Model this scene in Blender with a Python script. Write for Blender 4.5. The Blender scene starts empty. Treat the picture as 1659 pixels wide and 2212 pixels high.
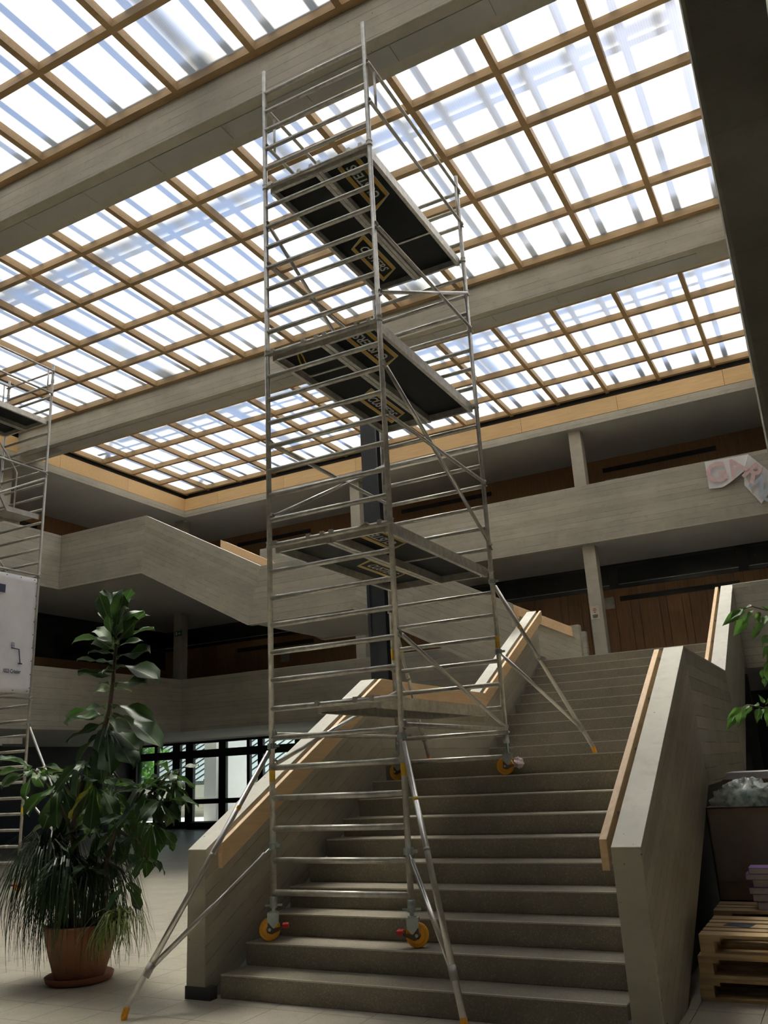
import bpy, math, random
from mathutils import Vector, Matrix

random.seed(7)
S = bpy.context.scene
COL = S.collection

# ------------------------------------------------------------------ camera
CAM = (0.0, 0.0, 1.71)
F_PX = 1816.7
RIGHT = Vector((0.880102, 0.472055, -0.050840))
DOWN = Vector((-0.180917, 0.234434, -0.955149))
FWD = Vector((-0.438964, 0.849826, 0.291729))
cam_data = bpy.data.cameras.new('camera')
cam_data.sensor_fit = 'HORIZONTAL'
cam_data.sensor_width = 36.0
cam_data.lens = F_PX * 36.0 / 1659.0
cam_data.clip_start = 0.05
cam_data.clip_end = 400
cam = bpy.data.objects.new('camera', cam_data)
COL.objects.link(cam)
up = -DOWN
back = -FWD
cam.matrix_world = Matrix(((RIGHT.x, up.x, back.x, CAM[0]), (RIGHT.y, up.y, back.y, CAM[1]), (RIGHT.z, up.z, back.z, CAM[2]), (0, 0, 0, 1)))
S.camera = cam

# ------------------------------------------------------------------ sky, sun, exposure
world = bpy.data.worlds.new('world')
S.world = world
world.use_nodes = True
wn = world.node_tree.nodes
wl = world.node_tree.links
sky = wn.new('ShaderNodeTexSky')
sky.sky_type = 'NISHITA'
sky.sun_disc = False
sky.sun_elevation = math.radians(62)
sky.sun_rotation = math.radians(20)
sky.altitude = 500
sky.dust_density = 1.5
sky.air_density = 1.0
wn['Background'].inputs['Strength'].default_value = 0.095
wl.new(sky.outputs['Color'], wn['Background'].inputs['Color'])

sun_data = bpy.data.lights.new('sun', 'SUN')
sun_data.energy = 7.0
sun_data.angle = math.radians(2.2)
sun_data.color = (1.0, 0.94, 0.84)
sun = bpy.data.objects.new('sun', sun_data)
COL.objects.link(sun)
# light travels down, a little towards the camera and to the +x side
sun.rotation_euler = Vector((0.26, -0.22, -1.0)).to_track_quat('-Z', 'Y').to_euler()
sun.location = (0, 10, 30)

S.view_settings.view_transform = 'Standard'
S.view_settings.look = 'None'
S.view_settings.gamma = 1.0
S.view_settings.use_curve_mapping = False
S.view_settings.exposure = 1.45


# ------------------------------------------------------------------ pixel helpers (own calibration of the place)
def ray(u, v):
    return RIGHT * ((u - 829.5) / F_PX) + DOWN * ((v - 1106.0) / F_PX) + FWD


def at_y(u, v, y):
    d = ray(u, v)
    return Vector(CAM) + d * ((y - CAM[1]) / d.y)


def at_x(u, v, x):
    d = ray(u, v)
    return Vector(CAM) + d * ((x - CAM[0]) / d.x)


# ------------------------------------------------------------------ materials
def new_mat(name):
    m = bpy.data.materials.new(name)
    m.use_nodes = True
    nt = m.node_tree
    b = nt.nodes['Principled BSDF']
    return m, nt, b


def N(nt, t, **kw):
    n = nt.nodes.new(t)
    for k, v in kw.items():
        setattr(n, k, v)
    return n


def mix_col(nt, fac, a, b, mode='MIX'):
    n = N(nt, 'ShaderNodeMix', data_type='RGBA', blend_type=mode)
    for s, v in ((0, fac), (6, a), (7, b)):
        if hasattr(v, 'is_output') or isinstance(v, bpy.types.NodeSocket):
            nt.links.new(v, n.inputs[s])
        elif s == 0:
            n.inputs[0].default_value = v
        else:
            n.inputs[s].default_value = (v[0], v[1], v[2], 1)
    return n.outputs[2]


def math_n(nt, op, a, b=None, c=None):
    n = N(nt, 'ShaderNodeMath', operation=op)
    for i, v in enumerate((a, b, c)):
        if v is None:
            continue
        if isinstance(v, bpy.types.NodeSocket):
            nt.links.new(v, n.inputs[i])
        else:
            n.inputs[i].default_value = v
    return n.outputs[0]


def noise(nt, vec, scale, detail=4.0, rough=0.55):
    n = N(nt, 'ShaderNodeTexNoise')
    n.inputs['Scale'].default_value = scale
    n.inputs['Detail'].default_value = detail
    n.inputs['Roughness'].default_value = rough
    if vec is not None:
        nt.links.new(vec, n.inputs['Vector'])
    return n.outputs['Fac']


def ramp(nt, fac, p0, p1):
    n = N(nt, 'ShaderNodeMapRange')
    nt.links.new(fac, n.inputs[0])
    n.inputs[1].default_value = p0
    n.inputs[2].default_value = p1
    return n.outputs[0]


def sc(c, k):
    return (c[0] * k, c[1] * k, c[2] * k)


def pbr(name, base, rough=0.6, metal=0.0, var=0.18, scale=5.0, bump=0.0, bscale=60.0, spec=0.5, rnd=0.0):
    m, nt, b = new_mat(name)
    geo = N(nt, 'ShaderNodeNewGeometry')
    f = ramp(nt, noise(nt, geo.outputs['Position'], scale), 0.3, 0.7)
    col = mix_col(nt, f, sc(base, 1 - var), sc(base, 1 + var))
    if rnd:
        oi = N(nt, 'ShaderNodeObjectInfo')
        k = math_n(nt, 'MULTIPLY_ADD', oi.outputs['Random'], 2 * rnd, 1 - rnd)
        cc = N(nt, 'ShaderNodeCombineColor')
        for i in range(3):
            nt.links.new(k, cc.inputs[i])
        col = mix_col(nt, 1.0, col, cc.outputs[0], 'MULTIPLY')
    nt.links.new(col, b.inputs['Base Color'])
    b.inputs['Roughness'].default_value = rough
    b.inputs['Metallic'].default_value = metal
    b.inputs['Specular IOR Level'].default_value = spec
    if bump:
        bn = N(nt, 'ShaderNodeBump')
        bn.inputs['Strength'].default_value = bump
        bn.inputs['Distance'].default_value = 0.01
        nt.links.new(noise(nt, geo.outputs['Position'], bscale), bn.inputs['Height'])
        nt.links.new(bn.outputs[0], b.inputs['Normal'])
    return m


def concrete(name, base, sx=0.0, sy=0.0, pitch=0.13, lines=1.0, rough=0.75, stain=0.35, spec=0.3, face=None):
    """board-marked concrete: boards run level, or along a slope given by sx, sy"""
    m, nt, b = new_mat(name)
    geo = N(nt, 'ShaderNodeNewGeometry')
    P = geo.outputs['Position']
    sep = N(nt, 'ShaderNodeSeparateXYZ')
    nt.links.new(P, sep.inputs[0])
    w = math_n(nt, 'MULTIPLY_ADD', sep.outputs[0], sx, sep.outputs[2])
    w = math_n(nt, 'MULTIPLY_ADD', sep.outputs[1], sy, w)
    wob = math_n(nt, 'MULTIPLY', noise(nt, P, 0.8, 2), 0.02)
    t = math_n(nt, 'DIVIDE', math_n(nt, 'ADD', w, wob), pitch)
    fr = math_n(nt, 'FRACT', t)
    fl = math_n(nt, 'FLOOR', t)
    wn_ = N(nt, 'ShaderNodeTexWhiteNoise', noise_dimensions='1D')
    nt.links.new(fl, wn_.inputs['W'])
    dist = math_n(nt, 'MINIMUM', fr, math_n(nt, 'SUBTRACT', 1.0, fr))
    mb_ = N(nt, 'ShaderNodeMapping')
    mb_.inputs['Scale'].default_value = (0.9, 0.9, 9.0)
    nt.links.new(P, mb_.inputs[0])
    broken = ramp(nt, noise(nt, mb_.outputs[0], 1.3, 3), 0.40, 0.58)
    line = math_n(nt, 'MULTIPLY', math_n(nt, 'LESS_THAN', dist, 0.04), broken)
    line = math_n(nt, 'MULTIPLY', line, lines)
    if face is not None:                     # boards show on the long faces only, the ends are plain
        sn = N(nt, 'ShaderNodeSeparateXYZ')
        nt.links.new(geo.outputs['True Normal'], sn.inputs[0])
        fm = math_n(nt, 'GREATER_THAN', math_n(nt, 'ABSOLUTE', sn.outputs[face]), 0.5)
        line = math_n(nt, 'MULTIPLY', line, fm)
        lines_s = math_n(nt, 'MULTIPLY', fm, 0.20 * lines)
    else:
        lines_s = 0.20 * lines
    big = ramp(nt, noise(nt, P, 0.9, 5, 0.6), 0.3, 0.72)
    mp = N(nt, 'ShaderNodeMapping')
    mp.inputs['Scale'].default_value = (1.0, 1.0, 3.5)
    nt.links.new(P, mp.inputs[0])
    streak = ramp(nt, noise(nt, mp.outputs[0], 2.2, 6, 0.65), 0.35, 0.75)
    col = mix_col(nt, big, sc(base, 1 - stain * 0.55), sc(base, 1.1))
    col = mix_col(nt, math_n(nt, 'MULTIPLY', streak, 0.4), col, sc(base, 0.72))
    board = math_n(nt, 'MULTIPLY_ADD', wn_.outputs['Value'], lines_s, 1 - 0.10 * lines)
    cc = N(nt, 'ShaderNodeCombineColor')
    for i in range(3):
        nt.links.new(board, cc.inputs[i])
    col = mix_col(nt, 1.0, col, cc.outputs[0], 'MULTIPLY')
    col = mix_col(nt, math_n(nt, 'MULTIPLY', line, 0.6), col, sc(base, 0.3))
    vo = N(nt, 'ShaderNodeTexVoronoi')
    vo.inputs['Scale'].default_value = 9.0
    nt.links.new(P, vo.inputs['Vector'])
    vs_ = N(nt, 'ShaderNodeSeparateColor')
    nt.links.new(vo.outputs['Color'], vs_.inputs[0])
    pits = math_n(nt, 'LESS_THAN', vo.outputs['Distance'], math_n(nt, 'MULTIPLY', vs_.outputs[0], 0.085))
    grime = ramp(nt, noise(nt, P, 6.5, 8, 0.7), 0.52, 0.78)
    col = mix_col(nt, math_n(nt, 'MULTIPLY', grime, 0.35), col, sc(base, 0.45))
    col = mix_col(nt, math_n(nt, 'MULTIPLY', pits, 0.75), col, sc(base, 0.25))
    nt.links.new(col, b.inputs['Base Color'])
    b.inputs['Roughness'].default_value = rough
    b.inputs['Specular IOR Level'].default_value = spec
    h = math_n(nt, 'SUBTRACT', noise(nt, P, 35, 3), math_n(nt, 'MULTIPLY', line, 1.2))
    bn = N(nt, 'ShaderNodeBump')
    bn.inputs['Strength'].default_value = 0.35
    bn.inputs['Distance'].default_value = 0.006
    nt.links.new(h, bn.inputs['Height'])
    nt.links.new(bn.outputs[0], b.inputs['Normal'])
    return m


def wood(name, base, axis='x', rough=0.5, var=0.22, rnd=0.06, spec=0.4):
    m, nt, b = new_mat(name)
    geo = N(nt, 'ShaderNodeNewGeometry')
    oi = N(nt, 'ShaderNodeObjectInfo')
    vm = N(nt, 'ShaderNodeVectorMath', operation='MULTIPLY_ADD')
    cx = N(nt, 'ShaderNodeCombineXYZ')
    for i in range(3):
        nt.links.new(math_n(nt, 'MULTIPLY', oi.outputs['Random'], 37.0), cx.inputs[i])
    vm.inputs[1].default_value = tuple(0.7 if a == axis else 9.0 for a in 'xyz')
    nt.links.new(geo.outputs['Position'], vm.inputs[0])
    nt.links.new(cx.outputs[0], vm.inputs[2])
    g = ramp(nt, noise(nt, vm.outputs[0], 3.0, 6, 0.6), 0.3, 0.72)
    col = mix_col(nt, g, sc(base, 1 - var), sc(base, 1 + var))
    k = math_n(nt, 'MULTIPLY_ADD', oi.outputs['Random'], 2 * rnd, 1 - rnd)
    cc = N(nt, 'ShaderNodeCombineColor')
    for i in range(3):
        nt.links.new(k, cc.inputs[i])
    col = mix_col(nt, 1.0, col, cc.outputs[0], 'MULTIPLY')
    nt.links.new(col, b.inputs['Base Color'])
    b.inputs['Roughness'].default_value = rough
    b.inputs['Specular IOR Level'].default_value = spec
    return m


def terrazzo(name, base, rough=0.45, fleck=0.5):
    m, nt, b = new_mat(name)
    geo = N(nt, 'ShaderNodeNewGeometry')
    P = geo.outputs['Position']
    v = N(nt, 'ShaderNodeTexVoronoi')
    v.inputs['Scale'].default_value = 120
    nt.links.new(P, v.inputs['Vector'])
    sep = N(nt, 'ShaderNodeSeparateColor')
    nt.links.new(v.outputs['Color'], sep.inputs[0])
    hi = math_n(nt, 'GREATER_THAN', sep.outputs[0], 0.86)
    lo = math_n(nt, 'GREATER_THAN', sep.outputs[1], 0.80)
    col = mix_col(nt, ramp(nt, noise(nt, P, 2.5, 5), 0.3, 0.7), sc(base, 0.86), sc(base, 1.12))
    col = mix_col(nt, math_n(nt, 'MULTIPLY', hi, fleck), col, (0.6, 0.57, 0.5))
    col = mix_col(nt, math_n(nt, 'MULTIPLY', lo, fleck * 0.8), col, sc(base, 0.45))
    oi = N(nt, 'ShaderNodeObjectInfo')
    k = math_n(nt, 'MULTIPLY_ADD', oi.outputs['Random'], 0.08, 0.96)
    cc = N(nt, 'ShaderNodeCombineColor')
    for i in range(3):
        nt.links.new(k, cc.inputs[i])
    col = mix_col(nt, 1.0, col, cc.outputs[0], 'MULTIPLY')
    nt.links.new(col, b.inputs['Base Color'])
    b.inputs['Roughness'].default_value = rough
    b.inputs['Specular IOR Level'].default_value = 0.4
    return m


def floor_far_mat(base):
    """the same tiles where they are too far off to tell apart: joints as fine lines"""
    m = terrazzo('floor_tile_far', base, 0.35, 0.25)
    nt = m.node_tree
    b = nt.nodes['Principled BSDF']
    old = b.inputs['Base Color'].links[0].from_socket
    geo = N(nt, 'ShaderNodeNewGeometry')
    sep = N(nt, 'ShaderNodeSeparateXYZ')
    nt.links.new(geo.outputs['Position'], sep.inputs[0])
    ms = []
    for i, o in ((0, -4.69), (1, 5.95)):
        fr = math_n(nt, 'FRACT', math_n(nt, 'DIVIDE', math_n(nt, 'SUBTRACT', sep.outputs[i], o - 100 * TILE), TILE))
        ms.append(math_n(nt, 'LESS_THAN', math_n(nt, 'MINIMUM', fr, math_n(nt, 'SUBTRACT', 1.0, fr)), 0.010))
    j = math_n(nt, 'MULTIPLY', math_n(nt, 'MAXIMUM', ms[0], ms[1]), 0.55)
    nt.links.new(mix_col(nt, j, old, sc(base, 0.4)), b.inputs['Base Color'])
    return m


def pane_mat():
    m = bpy.data.materials.new('translucent_pane')
    m.use_nodes = True
    nt = m.node_tree
    nt.nodes.remove(nt.nodes['Principled BSDF'])
    out = nt.nodes['Material Output']
    tr = N(nt, 'ShaderNodeBsdfTranslucent')
    di = N(nt, 'ShaderNodeBsdfDiffuse')
    di.inputs['Color'].default_value = (0.8, 0.8, 0.79, 1)
    geo = N(nt, 'ShaderNodeNewGeometry')
    oi = N(nt, 'ShaderNodeObjectInfo')
    sep = N(nt, 'ShaderNodeSeparateXYZ')
    nt.links.new(geo.outputs['Position'], sep.inputs[0])
    wv = math_n(nt, 'SINE', math_n(nt, 'MULTIPLY', sep.outputs[0], 2 * math.pi / 0.032))
    k = math_n(nt, 'MULTIPLY_ADD', wv, 0.03, 0.95)
    dirt = ramp(nt, noise(nt, geo.outputs['Position'], 1.8, 4), 0.3, 0.75)
    k = math_n(nt, 'MULTIPLY', k, math_n(nt, 'MULTIPLY_ADD', dirt, 0.08, 0.94))
    k = math_n(nt, 'MULTIPLY', k, math_n(nt, 'MULTIPLY_ADD', oi.outputs['Random'], 0.06, 0.95))
    cc = N(nt, 'ShaderNodeCombineColor')
    for i in range(3):
        nt.links.new(k, cc.inputs[i])
    col = mix_col(nt, 1.0, cc.outputs[0], (0.91, 0.935, 0.915), 'MULTIPLY')
    nt.links.new(col, tr.inputs['Color'])
    # multiwall sheet: part of the light is scattered evenly, part passes on in a broad forward lobe
    rf_ = N(nt, 'ShaderNodeBsdfRefraction')
    rf_.inputs['Roughness'].default_value = 0.55
    rf_.inputs['IOR'].default_value = 1.2
    nt.links.new(col, rf_.inputs['Color'])
    m2 = N(nt, 'ShaderNodeMixShader')
    m2.inputs[0].default_value = 0.74
    nt.links.new(tr.outputs[0], m2.inputs[1])
    nt.links.new(rf_.outputs[0], m2.inputs[2])
    mx = N(nt, 'ShaderNodeMixShader')
    mx.inputs[0].default_value = 0.88
    nt.links.new(di.outputs[0], mx.inputs[1])
    nt.links.new(m2.outputs[0], mx.inputs[2])
    nt.links.new(mx.outputs[0], out.inputs[0])
    return m


def leaf_mat(name, base, rough=0.38, trans=0.22, var=0.35):
    m, nt, b = new_mat(name)
    out = nt.nodes['Material Output']
    geo = N(nt, 'ShaderNodeNewGeometry')
    oi = N(nt, 'ShaderNodeObjectInfo')
    tc = N(nt, 'ShaderNodeTexCoord')
    sep = N(nt, 'ShaderNodeSeparateXYZ')
    nt.links.new(tc.outputs['Object'], sep.inputs[0])
    rib = math_n(nt, 'LESS_THAN', math_n(nt, 'ABSOLUTE', sep.outputs[1]), 0.012)
    f = math_n(nt, 'MULTIPLY_ADD', oi.outputs['Random'], 0.6, math_n(nt, 'MULTIPLY', noise(nt, geo.outputs['Position'], 7, 3), 0.4))
    col = mix_col(nt, f, sc(base, 1 - var), sc(base, 1 + var))
    col = mix_col(nt, math_n(nt, 'MULTIPLY', rib, 0.5), col, (0.25, 0.34, 0.14))
    nt.links.new(col, b.inputs['Base Color'])
    b.inputs['Roughness'].default_value = rough
    b.inputs['Specular IOR Level'].default_value = 0.28
    tr = N(nt, 'ShaderNodeBsdfTranslucent')
    nt.links.new(mix_col(nt, 0.5, col, (base[0] * 2.2, base[1] * 2.2, base[2])), tr.inputs['Color'])
    mx = N(nt, 'ShaderNodeMixShader')
    mx.inputs[0].default_value = trans
    nt.links.new(b.outputs[0], mx.inputs[1])
    nt.links.new(tr.outputs[0], mx.inputs[2])
    nt.links.new(mx.outputs[0], out.inputs[0])
    return m


def glass_mat(name, tint=(0.8, 0.85, 0.85), clear=0.85):
    m = bpy.data.materials.new(name)
    m.use_nodes = True
    nt = m.node_tree
    nt.nodes.remove(nt.nodes['Principled BSDF'])
    out = nt.nodes['Material Output']
    tr = N(nt, 'ShaderNodeBsdfTransparent')
    tr.inputs[0].default_value = (*tint, 1)
    gl = N(nt, 'ShaderNodeBsdfGlossy')
    gl.inputs['Roughness'].default_value = 0.03
    mx = N(nt, 'ShaderNodeMixShader')
    fr = N(nt, 'ShaderNodeFresnel')
    fr.inputs[0].default_value = 1.45
    nt.links.new(fr.outputs[0], mx.inputs[0])
    nt.links.new(tr.outputs[0], mx.inputs[1])
    nt.links.new(gl.outputs[0], mx.inputs[2])
    nt.links.new(mx.outputs[0], out.inputs[0])
    return m


def plastic_film(name='plastic_film', o0=0.28, o1=0.5):
    m, nt, b = new_mat(name)
    out = nt.nodes['Material Output']
    geo = N(nt, 'ShaderNodeNewGeometry')
    b.inputs['Base Color'].default_value = (0.62, 0.66, 0.64, 1)
    b.inputs['Roughness'].default_value = 0.16
    b.inputs['Specular IOR Level'].default_value = 0.8
    tr = N(nt, 'ShaderNodeBsdfTransparent')
    mx = N(nt, 'ShaderNodeMixShader')
    f = ramp(nt, noise(nt, geo.outputs['Position'], 14, 4), 0.35, 0.65)
    nt.links.new(math_n(nt, 'MULTIPLY_ADD', f, o1, o0), mx.inputs[0])
    nt.links.new(tr.outputs[0], mx.inputs[1])
    nt.links.new(b.outputs[0], mx.inputs[2])
    nt.links.new(mx.outputs[0], out.inputs[0])
    bn = N(nt, 'ShaderNodeBump')
    bn.inputs['Strength'].default_value = 0.7
    bn.inputs['Distance'].default_value = 0.02
    nt.links.new(noise(nt, geo.outputs['Position'], 13, 3, 0.55), bn.inputs['Height'])
    nt.links.new(bn.outputs[0], b.inputs['Normal'])
    return m


TILE = 0.427
CON = (0.445, 0.412, 0.33)
SLOPE = 0.1755 / 0.337
M = dict(
    concrete=concrete('board_marked_concrete', CON),
    concrete_y=concrete('board_marked_concrete_rising', CON, sy=-SLOPE, rough=.5, spec=.5, face=0),
    concrete_x=concrete('board_marked_concrete_falling', CON, sx=SLOPE),
    concrete_plain=concrete('plain_column_concrete', sc(CON, 1.05), lines=0.0),
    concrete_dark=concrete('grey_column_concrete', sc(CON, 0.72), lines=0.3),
    toplit_coping=concrete('trowelled_concrete_painted_toplight', (0.78, 0.75, 0.67), lines=0.0, stain=.2),  # trowelled wall tops, paled further to carry the strong light from above
    soffit=pbr('painted_soffit', (0.42, 0.405, 0.37), 0.8, var=0.06, scale=1.2),
    step=terrazzo('dark_terrazzo', (0.235, 0.207, 0.158), 0.45, 0.22),
    tile=terrazzo('pale_terrazzo_tile', (0.42, 0.385, 0.315), 0.3, 0.3),
    nosing=terrazzo('worn_edge_painted_light', (0.52, 0.48, 0.40), 0.5, 0.3),  # worn edge, its pale colour also painting the light the nose catches
    joint=pbr('dark_joint', (0.10, 0.095, 0.085), 0.9),
    skirting=pbr('black_skirting', (0.03, 0.03, 0.03), 0.6),
    ply_x=wood('pale_plywood', (0.68, 0.45, 0.21), 'x', 0.55, 0.1),
    bar=wood('skylight_timber', (0.37, 0.24, 0.115), 'x', 0.6, 0.14),
    panel=wood('brown_veneer', (0.26, 0.135, 0.058), 'z', 0.45, 0.2, 0.1),
    rail=wood('ash_handrail', (0.78, 0.54, 0.31), 'y', 0.45, 0.12),
    pallet=wood('pallet_pine', (0.50, 0.35, 0.19), 'x', 0.75, 0.25, 0.15),
    black=pbr('matt_black', (0.012, 0.012, 0.012), 0.6),
    frame=pbr('black_window_frame', (0.012, 0.012, 0.013), 0.45),
    dark_glass=pbr('dark_clerestory_glass', (0.015, 0.018, 0.018), 0.12, spec=0.7),
    alu=pbr('weathered_aluminium', (0.58, 0.555, 0.50), 0.36, 0.6, 0.22, 14, 0.12, 90),
    alu_bright=pbr('bright_aluminium', (0.68, 0.66, 0.62), 0.28, 0.85, 0.12, 10),
    alu_dull=pbr('dull_aluminium', (0.42, 0.40, 0.36), 0.5, 0.55, 0.18, 9),
    zinc=pbr('zinc_plate', (0.42, 0.47, 0.46), 0.38, 0.7, 0.1, 20),
    deck=pbr('black_ply_deck', (0.007, 0.0075, 0.008), 0.55, spec=0.12),
    yellow=pbr('yellow_wheel', (0.80, 0.36, 0.012), 0.4, var=0.08),
    yellow_tape=pbr('yellow_tape', (0.72, 0.45, 0.03), 0.5),
    logo_yellow=pbr('logo_yellow', (0.42, 0.24, 0.02), 0.5, var=0.05),
    logo_white=pbr('logo_white', (0.42, 0.42, 0.40), 0.5, var=0.05),
    red=pbr('red_paint', (0.50, 0.018, 0.02), 0.45),
    steel=pbr('painted_steel', (0.030, 0.033, 0.036), 0.45, 0.1, 0.2, 3),
    terracotta=pbr('terracotta', (0.20, 0.072, 0.034), 0.8, var=0.2, scale=6, bump=0.2),
    soil=pbr('soil', (0.03, 0.02, 0.014), 0.95),
    bark=pbr('bark', (0.06, 0.042, 0.03), 0.9, bump=0.5, bscale=30),
    fig=leaf_mat('fig_leaf', (0.019, 0.048, 0.012), 0.52),
    fig_back=leaf_mat('fig_leaf_pale', (0.16, 0.22, 0.13), 0.5),
    fig_yellow=leaf_mat('fig_leaf_yellow', (0.28, 0.27, 0.02)),
    palm=leaf_mat('palm_leaf', (0.020, 0.040, 0.014), 0.4, 0.15),
    spider=leaf_mat('spider_leaf', (0.17, 0.22, 0.08), 0.45, 0.25),
    tree_leaf=leaf_mat('ficus_leaf', (0.06, 0.14, 0.035), 0.45, 0.3),
    banner=pbr('white_tarpaulin', (0.66, 0.64, 0.64), 0.55, var=0.06, scale=3, bump=0.35, bscale=6),
    navy=pbr('navy_print', (0.022, 0.028, 0.07), 0.5),
    paper=pbr('white_paper', (0.72, 0.69, 0.68), 0.7, var=0.04),
    pink=pbr('faded_red_paint', (0.70, 0.49, 0.48), 0.7, var=0.12, scale=9),
    blue=pbr('faded_blue_paint', (0.47, 0.52, 0.60), 0.7, var=0.12, scale=9),
    card=pbr('brown_cardboard', (0.13, 0.085, 0.058), 0.75, var=0.12, scale=4),
    purple=pbr('purple_cover', (0.14, 0.065, 0.24), 0.45),
    pages=pbr('page_edges', (0.46, 0.42, 0.46), 0.8, var=0.1, scale=30),
    teal=pbr('teal_fabric', (0.06, 0.17, 0.16), 0.7, var=0.3, scale=20),
    film=plastic_film(),
    wrap=plastic_film('stretch_wrap', 0.02, 0.10),
    pane=pane_mat(),
    glass=glass_mat('door_glass'),
    white=pbr('white_paint', (0.75, 0.74, 0.70), 0.6, var=0.04),
    plaza=pbr('pale_paving', (0.52, 0.49, 0.43), 0.8),
    zincroof=pbr('grey_metal_roof', (0.10, 0.125, 0.125), 0.5, 0.2),
    foliage=leaf_mat('outdoor_foliage', (0.10, 0.23, 0.05), 0.5, 0.35),
    green=pbr('exit_green', (0.02, 0.09, 0.06), 0.4),
    rope=pbr('rope', (0.55, 0.52, 0.46), 0.9),
    orange=pbr('orange_mark', (0.62, 0.16, 0.05), 0.6),
)
M['floor_far'] = floor_far_mat((0.42, 0.385, 0.315))


# ------------------------------------------------------------------ mesh helpers
class MB:
    def __init__(self):
        self.v, self.f = [], []

    def add(self, vs, fs):
        o = len(self.v)
        self.v += [tuple(p) for p in vs]
        self.f += [tuple(i + o for i in q) for q in fs]
        return self

    def box(self, x0, x1, y0, y1, z0, z1):
        x0, x1 = min(x0, x1), max(x0, x1)
        y0, y1 = min(y0, y1), max(y0, y1)
        z0, z1 = min(z0, z1), max(z0, z1)
        vs = [(x, y, z) for z in (z0, z1) for y in (y0, y1) for x in (x0, x1)]
        return self.add(vs, [(0, 2, 3, 1), (4, 5, 7, 6), (0, 1, 5, 4), (2, 6, 7, 3), (0, 4, 6, 2), (1, 3, 7, 5)])

    def prism(self, poly, axis, a, b):
        n = len(poly)

        def P(p, t):
            return {'x': (t, p[0], p[1]), 'y': (p[0], t, p[1]), 'z': (p[0], p[1], t)}[axis]
        area = sum(poly[i][0] * poly[(i + 1) % n][1] - poly[(i + 1) % n][0] * poly[i][1] for i in range(n))
        pl = poly if area > 0 else poly[::-1]
        vs = [P(p, a) for p in pl] + [P(p, b) for p in pl]
        fs = [tuple(range(n))[::-1], tuple(range(n, 2 * n))] + [(i, (i + 1) % n, (i + 1) % n + n, i + n) for i in range(n)]
        if (axis == 'y') != (a > b):
            fs = [q[::-1] for q in fs]
        return self.add(vs, fs)

    def tube(self, p, q, r, n=10, r2=None):
        p, q = Vector(p), Vector(q)
        d = (q - p).normalized()
        h = Vector((0, 0, 1)) if abs(d.z) < 0.95 else Vector((1, 0, 0))
        a = d.cross(h).normalized()
        b = a.cross(d)
        vs = []
        for c, rr in ((p, r), (q, r if r2 is None else r2)):
            vs += [c + (a * math.cos(2 * math.pi * i / n) + b * math.sin(2 * math.pi * i / n)) * rr for i in range(n)]
        fs = [(i, i + n, (i + 1) % n + n, (i + 1) % n) for i in range(n)] + [tuple(range(n)), tuple(range(n, 2 * n))[::-1]]
        return self.add(vs, fs)

    def path(self, pts, r, n=8, taper=None):
        """a bent tube along points"""
        pts = [Vector(p) for p in pts]
        vs, fs = [], []
        prev = None
        for i, p in enumerate(pts):
            d = (pts[min(i + 1, len(pts) - 1)] - pts[max(i - 1, 0)]).normalized()
            if prev is None:
                h = Vector((0, 0, 1)) if abs(d.z) < 0.9 else Vector((1, 0, 0))
                a = d.cross(h).normalized()
            else:
                a = (prev - d * prev.dot(d)).normalized()
            prev = a
            b = a.cross(d)
            rr = r if taper is None else r + (taper - r) * i / (len(pts) - 1)
            vs += [p + (a * math.cos(2 * math.pi * k / n) + b * math.sin(2 * math.pi * k / n)) * rr for k in range(n)]
        for i in range(len(pts) - 1):
            for k in range(n):
                fs.append((i * n + k, (i + 1) * n + k, (i + 1) * n + (k + 1) % n, i * n + (k + 1) % n))
        fs.append(tuple(range(n)))
        fs.append(tuple(range((len(pts) - 1) * n, len(pts) * n))[::-1])
        return self.add(vs, fs)

    def lathe(self, prof, c, n=28):
        c = Vector(c)
        vs, fs = [], []
        for r, z in prof:
            vs += [(c.x + r * math.cos(2 * math.pi * i / n), c.y + r * math.sin(2 * math.pi * i / n), c.z + z) for i in range(n)]
        for j in range(len(prof) - 1):
            for i in range(n):
                fs.append((j * n + i, j * n + (i + 1) % n, (j + 1) * n + (i + 1) % n, (j + 1) * n + i))
        return self.add(vs, fs)

    def mesh(self, name, mat, smooth=False):
        me = bpy.data.meshes.new(name)
        me.from_pydata(self.v, [], self.f)
        me.materials.append(M[mat] if isinstance(mat, str) else mat)
        if smooth:
            me.polygons.foreach_set('use_smooth', [True] * len(me.polygons))
        me.update()
        return me

    def build(self, name, mat, parent=None, smooth=False, bevel=0.0):
        return put(name, self.mesh(name, mat, smooth), parent, bevel=bevel)


ORIG = {}


def put(name, me, parent=None, loc=(0, 0, 0), rot=None, scale=None, bevel=0.0):
    """link a mesh; loc is in world space even under a parent"""
    o = bpy.data.objects.new(name, me)
    COL.objects.link(o)
    if parent is not None:
        o.parent = parent
        o.matrix_parent_inverse = ORIG[parent.name].inverted()
    mw = Matrix.Translation(loc)
    if rot is not None:
        mw = mw @ (rot.to_4x4() if hasattr(rot, 'to_4x4') else rot)
    if scale is not None:
        mw = mw @ Matrix.Diagonal((*scale, 1)) if hasattr(scale, '__len__') else mw @ Matrix.Scale(scale, 4)
    o.matrix_basis = mw
    if parent is None:
        ORIG[o.name] = mw
    else:
        ORIG[o.name] = mw
    if bevel:
        b = o.modifiers.new('edge', 'BEVEL')
        b.width = bevel
        b.segments = 2
        b.limit_method = 'ANGLE'
    return o


def tag(o, label=None, cat=None, group=None, kind=None):
    if label:
        o['label'] = label
    if cat:
        o['category'] = cat
    if group:
        o['group'] = group
    if kind:
        o['kind'] = kind
    return o


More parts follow.
